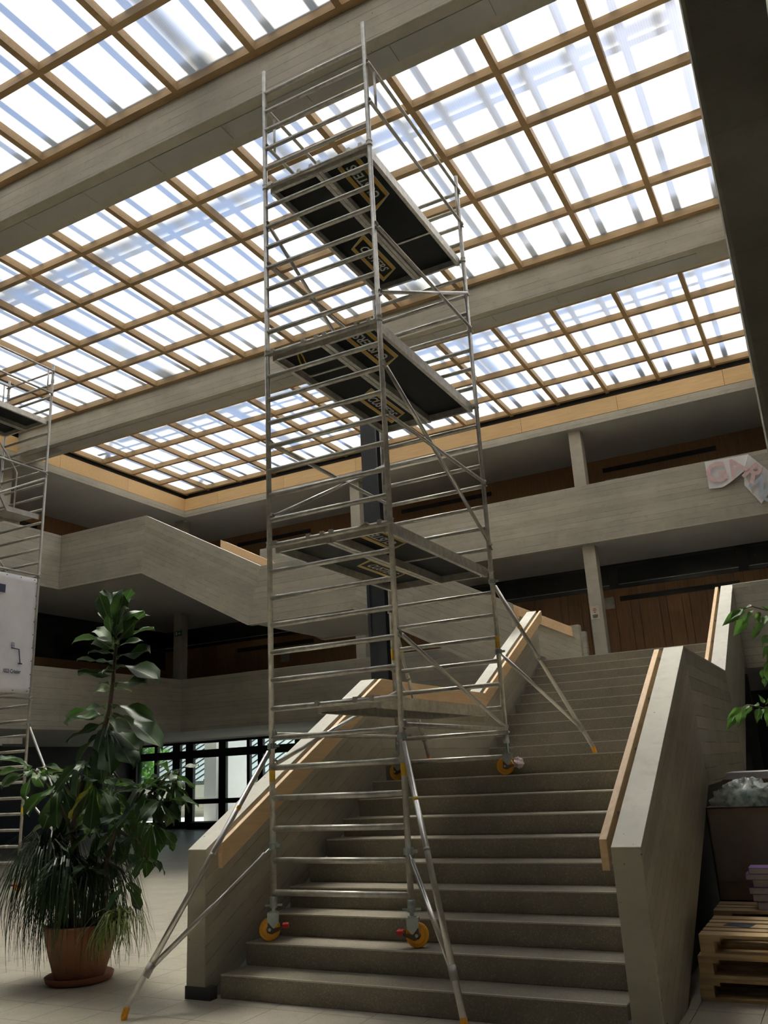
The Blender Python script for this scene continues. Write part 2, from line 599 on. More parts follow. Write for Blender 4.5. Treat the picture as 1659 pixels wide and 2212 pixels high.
def root(name, loc, label=None, cat=None, group=None, kind=None):
    o = bpy.data.objects.new(name, None)
    COL.objects.link(o)
    o.empty_display_size = 0.2
    o.location = loc
    ORIG[o.name] = Matrix.Translation(loc)
    return tag(o, label, cat, group, kind)


def struct(name, mb, mat, bevel=0.0):
    return tag(mb.build(name, mat, None, bevel=bevel), kind='structure')


def text_mesh(body, size, mat, align='LEFT', extrude=0.001, bold=0.0):
    cu = bpy.data.curves.new('lettering', 'FONT')
    cu.body = body
    cu.size = size
    cu.align_x = align
    cu.align_y = 'CENTER'
    cu.extrude = extrude
    cu.offset = bold
    cu.resolution_u = 3
    ob = bpy.data.objects.new('lettering', cu)
    COL.objects.link(ob)
    dg = bpy.context.evaluated_depsgraph_get()
    me = bpy.data.meshes.new_from_object(ob.evaluated_get(dg))
    bpy.data.objects.remove(ob)
    bpy.data.curves.remove(cu)
    me.name = 'lettering'
    me.materials.clear()
    me.materials.append(M[mat])
    return me


def basis(xa, ya, za):
    return Matrix((xa, ya, za)).transposed()


# ================================================================== THE SETTING
R_, T_ = 0.1755, 0.337
XL, XR = -17.05, 0.15          # void left / right edge
YN, YB = 0.30, 19.45           # void near / back edge of the galleries
XW, YW = -20.2, 22.2           # panelled walls of the upper floors
L1, L2 = 3.51, 7.02
S1, S2, S3 = 3.03, 6.58, 9.53  # soffit heights

# ---- floor: tiles one by one near the camera, plain beyond
tx0, tx1 = -4.69 - 10 * TILE, -4.69 + 12 * TILE
ty0, ty1 = 5.95 - 4 * TILE, 5.95 + 9 * TILE
fl = MB()
fl.box(-24.5, tx0, -6, 25.4, -0.2, 0)
fl.box(tx1, 6, -6, 25.4, -0.2, 0)
fl.box(tx0, tx1, -6, ty0, -0.2, 0)
fl.box(tx0, tx1, ty1, 25.4, -0.2, 0)
floor = struct('floor', fl, 'floor_far')
MB().box(tx0, tx1, ty0, ty1, -0.2, -0.012).build('floor_bed', 'joint', floor)
tile_me = MB().box(-TILE / 2 + 0.002, TILE / 2 - 0.002, -TILE / 2 + 0.002, TILE / 2 - 0.002, -0.012, 0).mesh('tile', 'tile')
for i in range(22):
    for j in range(13):
        x, y = tx0 + (i + 0.5) * TILE, ty0 + (j + 0.5) * TILE
        if -5.15 < x < -1.55 and y > 6.4:
            continue
        put('tile', tile_me, floor, (x, y, 0))


# ---- gallery floors
def slab(name, rects, z0, z1):
    f = MB()
    for x0, x1, y0, y1 in rects:
        f.box(x0, x1, y0, y1, z0, z1)
    return struct(name, f, 'soffit')


slab('gallery_floor', [(-24.5, 6, YB + .15, 25.4), (-24.5, XL - .15, -6, YB + .15), (XR, 6, -6, 15.87), (-24.5, 6, -6, YN), (-4.96, 6, 15.87, YB + .15), (-5.17, -4.96, 15.88, YB + .15)], S1, L1)
slab('gallery_floor', [(XW, 6, YB + .15, YW), (XW, -17.43, -6, YB + .15), (-17.43, -14.36, 15.12, YB + .15), (XR, 6, -6, YB + .15), (XW, 6, -6, YN)], S2, L2)
ceil = slab('ceiling', [(XW, 6, YB + .02, YW + .3), (XW, XL - .02, -6, YB + .02), (XR + .02, 6, -6, YB + .02), (XL - .02, XR + .02, -6, 3.29)], S3, 9.73)
# concrete lip round the roof opening
lip = MB()
lip.box(XL - .02, XR + .02, YB, YB + .02, S3, 9.73)
lip.box(XL - .02, XL, 3.29, YB, S3, 9.73)
struct('trim_1', lip, 'concrete')
# roof above the ceiling, outside the opening
rf = MB()
rf.box(XW - .3, 6.3, YB + .16, YW + .3, 9.73, 11.0)
rf.box(XW - .3, XL - .16, -6.3, YB + .16, 9.73, 11.0)
rf.box(XR + .16, 6.3, -6.3, YB + .16, 9.73, 11.0)
rf.box(XL - .16, XR + .16, -6.3, 3.31, 9.73, 11.0)
struct('roof', rf, 'black')
# plywood fascia boards round the opening
fas = root('fascia_trim', (XL, YB, 9.95), kind='structure')
fz0, fz1 = 9.775, 10.17
w = 2.46
x = XL - .10
xs = [XL - .10]
px = -3.53 - 6 * w
while px < XR + .1:
    if px > XL:
        xs.append(px)
    px += w
xs.append(XR + .1)
for a, b in zip(xs[:-1], xs[1:]):
    MB().box(a + .004, b - .004, YB + .08, YB + .10, fz0, fz1).build('fascia_board', 'ply_x', fas)
yy = YB + .08
while yy > 3.29:
    y2 = max(yy - w, 3.29)
    MB().box(XL - .10, XL - .08, y2 + .004, yy - .004, fz0, fz1).build('fascia_board', 'ply_x', fas)
    yy = y2
MB().box(XR + .08, XR + .10, 3.29, YB + .08, fz0, fz1).build('fascia_board', 'ply_x', fas)

# ---- outer walls
wl_ = struct('wall_left', MB().box(XW - .3, XW, -6, YW, L1 - .0, 9.73), 'black')
wb_ = struct('wall_back', MB().box(XW - .3, 6, YW, YW + .3, L1, 9.73), 'black')
struct('wall_right', MB().box(6, 6.3, -6, 25.4, 0, 9.73), 'panel')
struct('wall_near', MB().box(-24.8, 6.3, -6.3, -6, 0, 9.73), 'panel')
struct('wall_lobby', MB().box(-24.8, -24.5, -6, 25.4, 0, S1), 'black')

# brown veneer panels, storey by storey
pat = [.39, .22, .51, .18, .37, .18, .42, .30]
x = XW
k = 0
while x < 5.9:
    b = min(x + pat[k % len(pat)] * 1.0, 5.95)
    MB().box(x + .006, b - .006, YW - .03, YW, L1, 5.92).build('wall_panel', 'panel', wb_)
    x = b
    k += 1
x = XW - .25
while x < 5.9:
    b = min(x + 1.56, 5.95)
    MB().box(max(x, XW) + .003, b - .003, YW - .03, YW, L2, S3).build('wall_panel', 'panel', wb_)
    x = b
y = YW - .03
while y > 4:
    b = y - 1.56
    MB().box(XW, XW + .03, b + .003, y - .003, L2, S3).build('wall_panel', 'panel', wl_)
    MB().box(XW, XW + .03, b + .003, y - .003, L1, 5.3).build('wall_panel', 'panel', wl_)
    y = b
# clerestory bands: dark glass, posts, a pale rail inside
MB().box(XW, 6, YW - .02, YW, 5.93, S2).build('clerestory_glass', 'dark_glass', wb_)
MB().box(XW, XW + .02, 4, YW - .03, 5.31, S2).build('clerestory_glass', 'dark_glass', wl_)
MB().box(XW, 6, YW - .06, YW - .02, S2 - .07, S2).build('clerestory_frame', 'black', wb_)
MB().box(XW, 6, YW - .035, YW - .02, 6.03, 6.045).build('clerestory_rail', 'alu_dull', wb_)
for x in (-4.74, -1.54, -7.94, -11.14, -14.34, 1.7):
    MB().box(x - .12, x + .12, YW - .06, YW - .02, 5.93, S2).build('clerestory_post', 'black', wb_)
for x0 in (-17.1, -10.85, -4.64):
    MB().box(x0, x0 + 2.95, YW - .045, YW - .028, 9.14, 9.27).build('vent_slot', 'black', wb_)
    MB().box(x0, x0 + 2.95, YW - .045, YW - .028, 5.58, 5.71).build('vent_slot', 'black', wb_)
MB().box(XW + .028, XW + .045, 13.6, 16.5, 9.06, 9.19).build('vent_slot', 'black', wl_)
for x0, z0 in ((-5.13, 5.42), (-15.4, 5.1), (-4.6, 9.05 - .42)):
    MB().box(x0, x0 + .34, YW - .05, YW - .03, z0, z0 + .30).build('room_plate', 'alu_dull', wb_)

# ---- gallery parapets
def parapet(mb, mat='concrete'):
    return struct('gallery_wall', mb, mat, 0.012)


# first floor
parapet(MB().box(XL - .15, -4.96, YB, YB + .15, S1, 4.53))
parapet(MB().box(XL - .15, XL, -6, YB, S1, 4.53))
parapet(MB().box(-1.335, 6, 15.72, 15.87, S1, 4.50))
# second floor
parapet(MB().box(-14.2, 6, YB, YB + .15, S2, 8.03))
parapet(MB().box(-17.43, -17.28, -6, 14.95, S2 - .02, 8.0))

# ---- columns on the galleries
for cx_ in (-17.42, -11.05, -4.69, 1.66):
    c = root('concrete_column', (cx_, 19.78, 0), kind='structure')
    for z0, z1 in ((0, S1), (L1, S2), (L2, S3)):
        if cx_ < -17 and z0 == 0:
            continue
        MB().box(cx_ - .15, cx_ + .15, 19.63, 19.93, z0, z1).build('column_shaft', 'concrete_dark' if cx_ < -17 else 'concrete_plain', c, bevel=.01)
for cy_ in (13.4, 7.0, 1.0):
    c = root('concrete_column', (-17.75, cy_, 0), kind='structure')
    for z0, z1 in ((0, S1), (L1, S2), (L2, S3)):
        MB().box(-17.9, -17.6, cy_ - .15, cy_ + .15, z0, z1).build('column_shaft', 'concrete_plain', c, bevel=.01)
# broad dark pillar beside the camera
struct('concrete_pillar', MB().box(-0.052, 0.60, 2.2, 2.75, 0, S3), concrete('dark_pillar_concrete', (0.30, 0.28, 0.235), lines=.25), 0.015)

# ---- steel column under the second beam
stc = root('steel_column', (-7.19, 13.57, 0), kind='structure')
MB().box(-7.36, -7.02, 13.41, 13.43, 0, 9.7).build('flange', 'steel', stc)
MB().box(-7.36, -7.02, 13.71, 13.73, 0, 9.7).build('flange', 'steel', stc)
MB().box(-7.205, -7.175, 13.43, 13.71, 0, 9.7).build('web', 'steel', stc)
MB().box(-7.10, -7.02, 13.38, 13.41, 5.2, 8.2).build('cover_strip', 'steel', stc)
MB().box(-7.36, -7.30, 13.38, 13.41, 3.9, 5.6).build('cover_strip', 'steel', stc)
MB().box(-7.45, -6.93, 13.3, 13.84, 0, .02).build('base_plate', 'steel', stc)

# ---- roof beams with the strip of panels under them
for y0 in (6.86, 13.27):
    bm_ = struct('roof_beam', MB().box(XL - .1, XR + .1, y0, y0 + .6, 9.7, 11.0), 'concrete', 0.012)
    xj = -2.015 - 13 * 1.222
    me = MB().box(.004, 1.218, 0, .27, -.014, 0).mesh('beam_panel', 'soffit')
    for k in range(16):
        if xj + 1.2 < XR + .1:
            put('beam_panel', me, bm_, (max(xj, XL - .1), y0 + .155, 9.7))
        xj += 1.222

# ---- skylights: timber grid with translucent panes
XBARS = [-17.10, -16.235, -14.985, -13.735, -12.485, -11.235, -9.985, -8.735, -7.485, -6.235, -4.985, -3.735, -2.485, -1.235, 0.015, 0.20]
BAYS = [[3.40, 4.53, 5.66, 6.80], [7.52, 8.68, 9.81, 10.94, 12.07, 13.20], [13.93, 14.93, 16.06, 17.19, 18.32, 19.47]]
BW, ZB, ZT = 0.085, 10.30, 10.43
for n, ys in enumerate(BAYS):
    wnd = root('window_%d' % (n + 1), (-8, ys[0], ZB), kind='structure')
    ya, yb = ys[0] - BW / 2 - .02, ys[-1] + BW / 2 + .02
    if n == 2:
        yb = YB + .16
    rib_me = MB().box(-BW / 2, BW / 2, ya, yb, ZB, ZT).add([], []).mesh('glazing_bar', 'bar')
    for x in XBARS:
        put('glazing_bar', rib_me, wnd, (x, 0, 0))
    for x0, x1 in zip(XBARS[:-1], XBARS[1:]):
        for j, y in enumerate(ys):
            e0 = .02 if j == 0 else 0
            e1 = .02 if j == len(ys) - 1 else 0
            MB().box(x0 + BW / 2, x1 - BW / 2, y - BW / 2 - e0, y + BW / 2 + e1, ZB + .002, ZT).build('cross_bar', 'bar', wnd)
        for y0, y1 in zip(ys[:-1], ys[1:]):
            MB().add([(x0, y0, ZT + .004), (x1, y0, ZT + .004), (x1, y1, ZT + .004), (x0, y1, ZT + .004)], [(0, 3, 2, 1)]).build('pane', 'pane', wnd)
# close the slits beside the beams and along the edges
gap = MB()
for ys in BAYS:
    gap.box(XL - .16, XR + .16, ys[0] - .09, ys[0] - .03, ZT, ZT + .12)
    gap.box(XL - .16, XR + .16, ys[-1] + .03, ys[-1] + .09, ZT, ZT + .12)
gap.box(XL - .16, XBARS[0], 3.29, YB + .16, ZT, ZT + .12)
struct('roof_trim', gap, 'black')
# the outer glazing structure above the panes, whose shadow falls on them
og = root('outer_roof', (-8, 10, 11.2), kind='structure')
x = -16.76
while x < 0.4:
    MB().box(x - .045, x + .045, 1, 19.6, 11.15, 11.25).build('glazing_bar', 'white', og)
    x += 0.625
for y in (2.9, 4.35, 9.45, 12.35, 15.95, 18.6):
    MB().box(-17.2, 1.5, y - .045, y + .045, 11.25, 11.38).build('purlin', 'white', og)
for y in (10.2, 16.5):
    MB().box(-17.2, 1.5, y - .13, y + .13, 15.6, 15.8).build('purlin', 'white', og)
for x in (-13.5, -7.2, -0.9):
    MB().box(x - .12, x + .12, 1, 19.6, 15.9, 16.2).build('purlin', 'white', og)

for x in (-17.45, 0.55):
    for y in (3.0, 10.2, 16.5, 20.2):
        MB().box(x - .06, x + .06, y - .06, y + .06, 11.0, 16.2).build('roof_post', 'white', og)

# ================================================================== MAIN STAIRCASE
SX0, SX1 = -4.87, -1.575
WLo, WLi, WRi, WRo = -5.155, -4.96, -1.535, -1.335
st = root('staircase', (-3.2, 6.0, 0), 'wide dark terrazzo staircase with concrete side walls and ash handrails rising from the floor', 'staircase')
step_me = MB().box(SX0, SX1, 0, T_ + .03, -R_, 0).mesh('step', 'step')
land_me = MB().box(SX0, SX1, 0, 12.5 - 9.123 + .03, -R_, 0).mesh('step', 'step')
top_me = MB().box(SX0, SX1, 0, 0.36, -R_, 0).mesh('step', 'step')
step_y = {}
nose_me = MB().box(SX0 + .001, SX1 - .001, -.0015, .016, -.010, .0015).mesh('nosing', 'nosing')
for k in range(1, 21):
    y = 6.09 + (k - 1) * T_ if k <= 10 else 12.5 + (k - 11) * T_
    step_y[k] = y
    so_ = put('step', land_me if k == 10 else (top_me if k == 20 else step_me), st, (0, y, k * R_), bevel=.006)
    put('nosing', nose_me, so_, (0, y, k * R_))
# the raking slab under the steps
MB().prism([(6.2, .0), (6.8, 0), (9.36, 1.38), (12.95, 1.40), (15.45, 3.03), (15.85, 3.03), (15.85, 3.3), (12.4, 1.55), (9.2, 1.55), (6.2, .02)], 'x', WLi, WRi).build('stair_slab', 'soffit', st)
for xa in (WLi - .06, WRi + .06):
    MB().prism([(6.9, 0), (15.4, 0), (15.4, 2.9), (12.95, 1.39), (9.36, 1.37)], 'x', xa - .01, xa + .01).build('understair_shade_sheet', 'black', st)  # black sheets added to paint the darkness under the stair
wall_poly = [(6.0, 0), (6.8, 0), (9.36, 1.385), (12.95, 1.40), (15.45, 3.03), (15.87, 3.03), (15.87, 4.51), (12.5, 2.755), (9.12, 2.755), (6.0, 1.13)]


def stair_wall(xa, xb):
    a = MB().prism([(6.0, 0), (6.8, 0), (9.36, 1.385), (9.12, 2.755), (6.0, 1.13)], 'x', xa, xb).build('side_wall', 'concrete_y', st, bevel=.008)
    MB().prism([(9.12, 2.755), (9.36, 1.385), (12.95, 1.40), (12.5, 2.755)], 'x', xa, xb).build('side_wall', 'concrete', st, bevel=.004)
    MB().prism([(12.5, 2.755), (12.95, 1.40), (15.45, 3.03), (15.87, 3.03), (15.87, 4.51)], 'x', xa, xb).build('side_wall', 'concrete_y', st, bevel=.008)


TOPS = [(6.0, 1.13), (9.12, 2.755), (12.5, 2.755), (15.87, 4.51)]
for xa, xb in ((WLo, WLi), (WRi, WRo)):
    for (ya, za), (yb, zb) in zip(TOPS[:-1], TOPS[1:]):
        MB().prism([(ya, za), (yb, zb), (yb, zb + .006), (ya, za + .006)], 'x', xa + .002, xb - .002).build('toplit_coping', 'toplit_coping', st)  # thin strip that puts the overhead light into the wall-top colour
stair_wall(WLo, WLi)
stair_wall(WRi, WRo)
for xa, xb in ((WLo - .004, WLi + .06), (WRi - .03, WRo + .004)):
    MB().box(xa, xb, 5.992, 6.085, 0, .095).build('skirting', 'skirting', st)
RT = [(6.09, 1.177), (9.12, 2.755), (12.5, 2.755), (15.87, 4.51)]
RB = [(y, z - .20) for y, z in RT]
for xa, xb, wallx in ((-4.905, -4.86, WLi), (-1.633, -1.58, WRi)):
    r = MB().prism(RT + RB[::-1], 'x', xa, xb).build('handrail', 'rail', st, bevel=.004)
    for i, (y, z) in enumerate([(6.5 + .85 * i, 1.17 + (.85 * i + .5) * SLOPE) for i in range(4)] + [(10 + i, 2.795) for i in range(3)] + [(12.9 + .8 * i, 2.795 + (.8 * i + .4) * SLOPE) for i in range(4)]):
        x0, x1 = sorted((xb if wallx > xb else xa, wallx))
        MB().box(x0, x1, y - .02, y + .02, z - .12, z - .10).build('bracket', 'alu_dull', r)

# ================================================================== UPPER STAIRCASE
us = root('staircase', (-11, 15, L1), 'pale concrete staircase crossing the hall from the second floor to the first floor landing', 'staircase')
AT = [(-17.28, 8.0), (-14.36, 8.0), (-10.9, 6.18), (-8.25, 6.18), (-5.165, 4.57)]
AB = [(-17.28, 6.56), (-14.45, 6.56), (-11.27, 4.9), (-8.57, 4.9), (-5.165, 3.12)]
for ya, yb in ((14.95, 15.12), (18.0, 18.17)):
    for i in range(4):
        if ya > 17 and i == 0:
            continue
        q = [AT[i], AT[i + 1], AB[i + 1], AB[i]]
        if ya > 17 and i == 3:
            q = [AT[3], (-4.99, 4.48), (-4.72, 4.48), (-4.72, 3.52), (-5.2, 3.52), (-5.2, 3.14), AB[3]]
        MB().prism(q, 'y', ya, yb).build('side_wall', 'concrete_x' if i in (1, 3) else 'concrete', us)
MB().prism([(-14.36, 6.58), (-11.2, 4.93), (-8.55, 4.93), (-5.23, 3.17), (-5.23, 3.42), (-8.3, 5.1), (-11.0, 5.1), (-14.36, 6.85)], 'y', 15.12, 18.0).build('stair_slab', 'soffit', us)
us_me = MB().box(-.02, T_ + .03, 15.12, 18.0, -R_, 0).mesh('step', 'step')
for k in range(10):
    put('step', us_me, us, (-14.36 + k * T_, 0, L2 - (k + 1) * R_ + R_ * .0))
    if k < 9:
        put('step', us_me, us, (-8.25 + k * T_, 0, 5.265 - (k + 1) * R_))
MB().box(-11.0, -8.2, 15.12, 18.0, 5.09, 5.265).build('landing', 'step', us)
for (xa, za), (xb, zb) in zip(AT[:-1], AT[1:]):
    MB().prism([(xa, za), (xb, zb), (xb, zb + .006), (xa, za + .006)], 'y', 14.952, 15.118).build('toplit_coping', 'toplit_coping', us)  # bright lit edge of the upper wall, laid on as pale colour
HT = [(-14.4, 8.02), (-10.9, 6.2), (-8.25, 6.2), (-4.85, 4.43)]
MB().prism(HT + [(x, z - .215) for x, z in HT[::-1]], 'y', 17.90, 17.955).build('handrail', 'rail', us, bevel=.004)
HN = [(-14.2, 7.9), (-10.9, 6.16), (-8.25, 6.16), (-5.1, 4.5)]
MB().prism(HN + [(x, z - .215) for x, z in HN[::-1]], 'y', 15.165, 15.22).build('handrail', 'rail', us, bevel=.004)

# ================================================================== GROUND FLOOR GLAZING AND THE OUTSIDE
YG = 25.3
door = root('door_1', (-20.2, YG, 0), kind='structure')


def bar_(x0, x1, z0, z1, d=.06, mat='frame', name='door_frame'):
    return MB().box(x0, x1, YG - d, YG + d, z0, z1).build(name, mat, door)


posts = [(-24.5, -24.3), (-23.4, -23.25), (-22.5, -22.15), (-21.87, -21.51), (-20.32, -20.0), (-19.06, -18.93), (-18.58, -18.36), (-17.0, -16.8), (-15.3, -15.1), (-13.6, -13.4)]
for a, b in posts:
    bar_(a, b, 0, S1, .07, name='mullion')
bar_(-24.5, -13.4, 2.44, 2.72, .08, name='transom')
bar_(-24.5, -13.4, 2.95, S1, .09, name='transom')
for a, b in zip(posts[:-1], posts[1:]):
    x0, x1 = a[1], b[0]
    bar_(x0, x1, .83, 1.0, .05, name='door_rail')
    bar_(x0, x1, 0, .24, .05, name='door_rail')
    MB().box(x0, x1, YG - .008, YG + .008, .24, 2.44).build('pane', 'glass', door)
    MB().box(x0, x1, YG - .008, YG + .008, 2.72, 2.95).build('pane', 'glass', door)
MB().box(-21.45, -20.35, YG - .45, YG - .1, .0, .22).build('radiator_grille', 'black', door)
struct('wall_lobby_back', MB().box(-13.4, 6, 22.0, 22.3, 0, S1), 'black')
struct('wall_lobby_side', MB().box(-13.6, -13.4, 22.0, YG, 0, S1), 'black')
# door leaf under the first-floor slab on the far side of the stair, with pale strips
dr = root('door_2', (0.2, 21.95, 0), kind='structure')
MB().box(-1.55, 2.6, 21.9, 21.99, 0, 2.95).build('door_leaf', 'dark_glass', dr)
for z in (2.55, 2.35, 1.95):
    MB().box(-1.0, -.55, 21.87, 21.9, z, z + .03).build('light_strip', 'white', dr)
struct('wall_store', MB().box(-1.9, -1.45, 16.9, 17.1, 0, S1), 'skirting')

struct('ground', MB().box(-70, 30, 25.6, 90, -.25, -.02), 'plaza')
# white pillar and eave outside the glass doors
ws = root('white_pillar', (-22.6, 28.2, 0), kind='structure')
MB().box(-22.95, -22.35, 27.6, 28.0, 0, 4.2).build('pillar_shaft', 'white', ws)
MB().prism([(27.6, 0), (29.4, 0), (29.4, 4.2), (28.0, 4.2)], 'x', -22.36, -22.1).build('pillar_fin', 'white', ws)
MB().box(-45, -14, 26.6, 27.4, 3.25, 3.6).build('eave', 'white', ws)
lw = tag(MB().box(-60, -18, 33.0, 33.3, 0, .9).build('garden_wall', 'concrete'), kind='structure')
pav = root('pavilion', (-27, 40, 0), 'low pavilion with sloping grey metal roof seen through the glass doors', 'building')
MB().prism([(36, 1.6), (43, 4.4), (43, 4.2), (36, 1.4)], 'x', -42, -22).build('roof_sheet', 'zincroof', pav)
for i in range(34):
    x = -42 + i * .6
    MB().prism([(36, 1.6), (43, 4.4), (43, 4.48), (36, 1.68)], 'x', x, x + .05).build('roof_seam', 'zincroof', pav)
MB().box(-41.5, -22.5, 36.8, 43, 0, 1.7).build('wall', 'white', pav)


def leaf_cloud(name, c, r, n, size, parent, mat='foliage'):
    mb = MB()
    for _ in range(n):
        d = Vector((random.gauss(0, 1), random.gauss(0, 1), random.gauss(0, 1))).normalized()
        p = Vector(c) + Vector((d.x * r[0], d.y * r[1], d.z * r[2])) * (random.uniform(.45, 1.0))
        a = Vector((random.gauss(0, 1), random.gauss(0, 1), random.gauss(0, .6))).normalized()
        b = a.cross(d if abs(a.dot(d)) < .95 else Vector((0, 0, 1))).normalized()
        s = size * random.uniform(.6, 1.3)
        mb.add([p - a * s, p + b * s * .5, p + a * s, p - b * s * .5], [(0, 1, 2, 3)])
    o = mb.build(name, mat, parent)
    return tag(o, kind='stuff')


for i, (x, y, h, rr, lab) in enumerate(((-31.5, 31.5, 4.6, 2.4, 'dense green tree outside the glass doors, nearest the pale pillar'),
                                        (-38.5, 47, 7.5, 3.6, 'tall tree rising behind the grey metal roof'),
                                        (-29.0, 50, 7.0, 3.4, 'rounded tree behind the pavilion, seen beside the pillar'),
                                        (-17.6, 38, 5.5, 2.6, 'leafy tree outside, seen past the stair wall'))):
    t = root('tree', (x, y, 0), lab, 'tree', 'trees outside the doors')
    MB().tube((x, y, 0), (x, y, h * .6), .16, 8, .1).build('trunk', 'bark', t)
    leaf_cloud('crown', (x, y, h * .62), (rr, rr, h * .42), 1300, .2, t)


# ================================================================== SCAFFOLD TOWERS
def collar(p, r=.034):
    return MB().lathe([(.022, -.03), (r, -.03), (r, -.018), (r - .005, -.014), (r - .005, .014), (r, .018), (r, .03), (.022, .03)], p, 12)


def clamp(mb, p, r=.042, h=.05):
    mb.lathe([(.024, -h / 2), (r, -h / 2), (r, h / 2), (.024, h / 2)], p, 10)
    mb.box(p[0] + r - .01, p[0] + r + .035, p[1] - .012, p[1] + .012, p[2] - .012, p[2] + .012)
    return mb


def hook(p, axis_d):
    """claw at the end of a brace that grips a rung or post"""
    mb = MB()
    n = 9
    d = Vector(axis_d).normalized()
    side = Vector((0, 0, 1)) if abs(d.z) < .9 else Vector((1, 0, 0))
    pts = [Vector(p) + (d * math.cos(a) + side * math.sin(a)) * .034 for a in [math.radians(-130 + 260 * i / n) for i in range(n + 1)]]
    return mb.path(pts, .011, 6)


def caster(rt, x, y, z, ang, zt, bag=False):
    """wheel contact at z; stem up to zt"""
    R = .092
    rotm = Matrix.Translation((x, y, z)) @ Matrix.Rotation(ang, 4, 'Z')
    ox = .035                                     # trail of the wheel
    prof = [(.03, -.024), (.062, -.021), (.066, -.018), (.076, -.018), (.088, -.024), (R, -.016), (R, .016), (.088, .024), (.076, .018), (.066, .018), (.062, .021), (.03, .024), (.03, -.024)]
    wm = MB()
    n = 28
    vs, fs = [], []
    for r, w_ in prof:
        vs += [(ox + r * math.cos(2 * math.pi * i / n), w_, R + r * math.sin(2 * math.pi * i / n)) for i in range(n)]
    for j in range(len(prof) - 1):
        for i in range(n):
            fs.append((j * n + i, j * n + (i + 1) % n, (j + 1) * n + (i + 1) % n, (j + 1) * n + i))
    wm.add(vs, fs)
    me = wm.mesh('wheel', 'yellow', False)
    w = put('caster_wheel', me, rt)
    w.matrix_basis = rotm
    ORIG[w.name] = rotm

    def sub(name, mb, mat):
        o = put(name, mb.mesh(name, mat), w)
        o.matrix_basis = rotm
        ORIG[o.name] = rotm
        return o
    fk = MB()
    for s in (-1, 1):
        fk.prism([(-.045, .215), (.055, .215), (.055, .12), (ox + .012, R - .02), (ox - .012, R - .02), (-.04, .14)], 'y', s * .034 - .003, s * .034 + .003)
    fk.box(-.045, .055, -.037, .037, .212, .22)
    sub('fork', fk, 'zinc')
    br = MB()
    for s in (-1, 1):
        br.prism([(.05, .15), (ox + .02, .07), (ox - .02, .055), (-.09, .1), (-.08, .115), (ox - .03, .10)], 'y', s * .041 - .002, s * .041 + .002)
    sub('brake_plate', br, pbr_rust)
    sub('brake_lever', MB().box(-.125, -.075, -.05, .05, .098, .128), 'red')
    ax = MB()
    ax.add(*tube_data((ox, -.05, R), (ox, .05, R), .013))
    sub('axle_bolt', ax, 'zinc')
    sm = MB().tube((0, 0, .22), (0, 0, zt - z), .019, 10)
    sm.lathe([(.0, .222), (.036, .222), (.036, .232), (.0, .232)], (0, 0, 0), 12)
    sm.box(-.075, .075, -.009, .009, min(.27, zt - z - .02), min(.27, zt - z - .02) + .016)
    sub('spindle', sm, 'zinc')
    return w


def tube_data(p, q, r, n=10):
    t = MB().tube(p, q, r, n)
    return t.v, t.f


pbr_rust = pbr('rusty_plate', (0.085, 0.05, 0.03), 0.6)
RUNG_R, POST_R = 0.0255, 0.0265


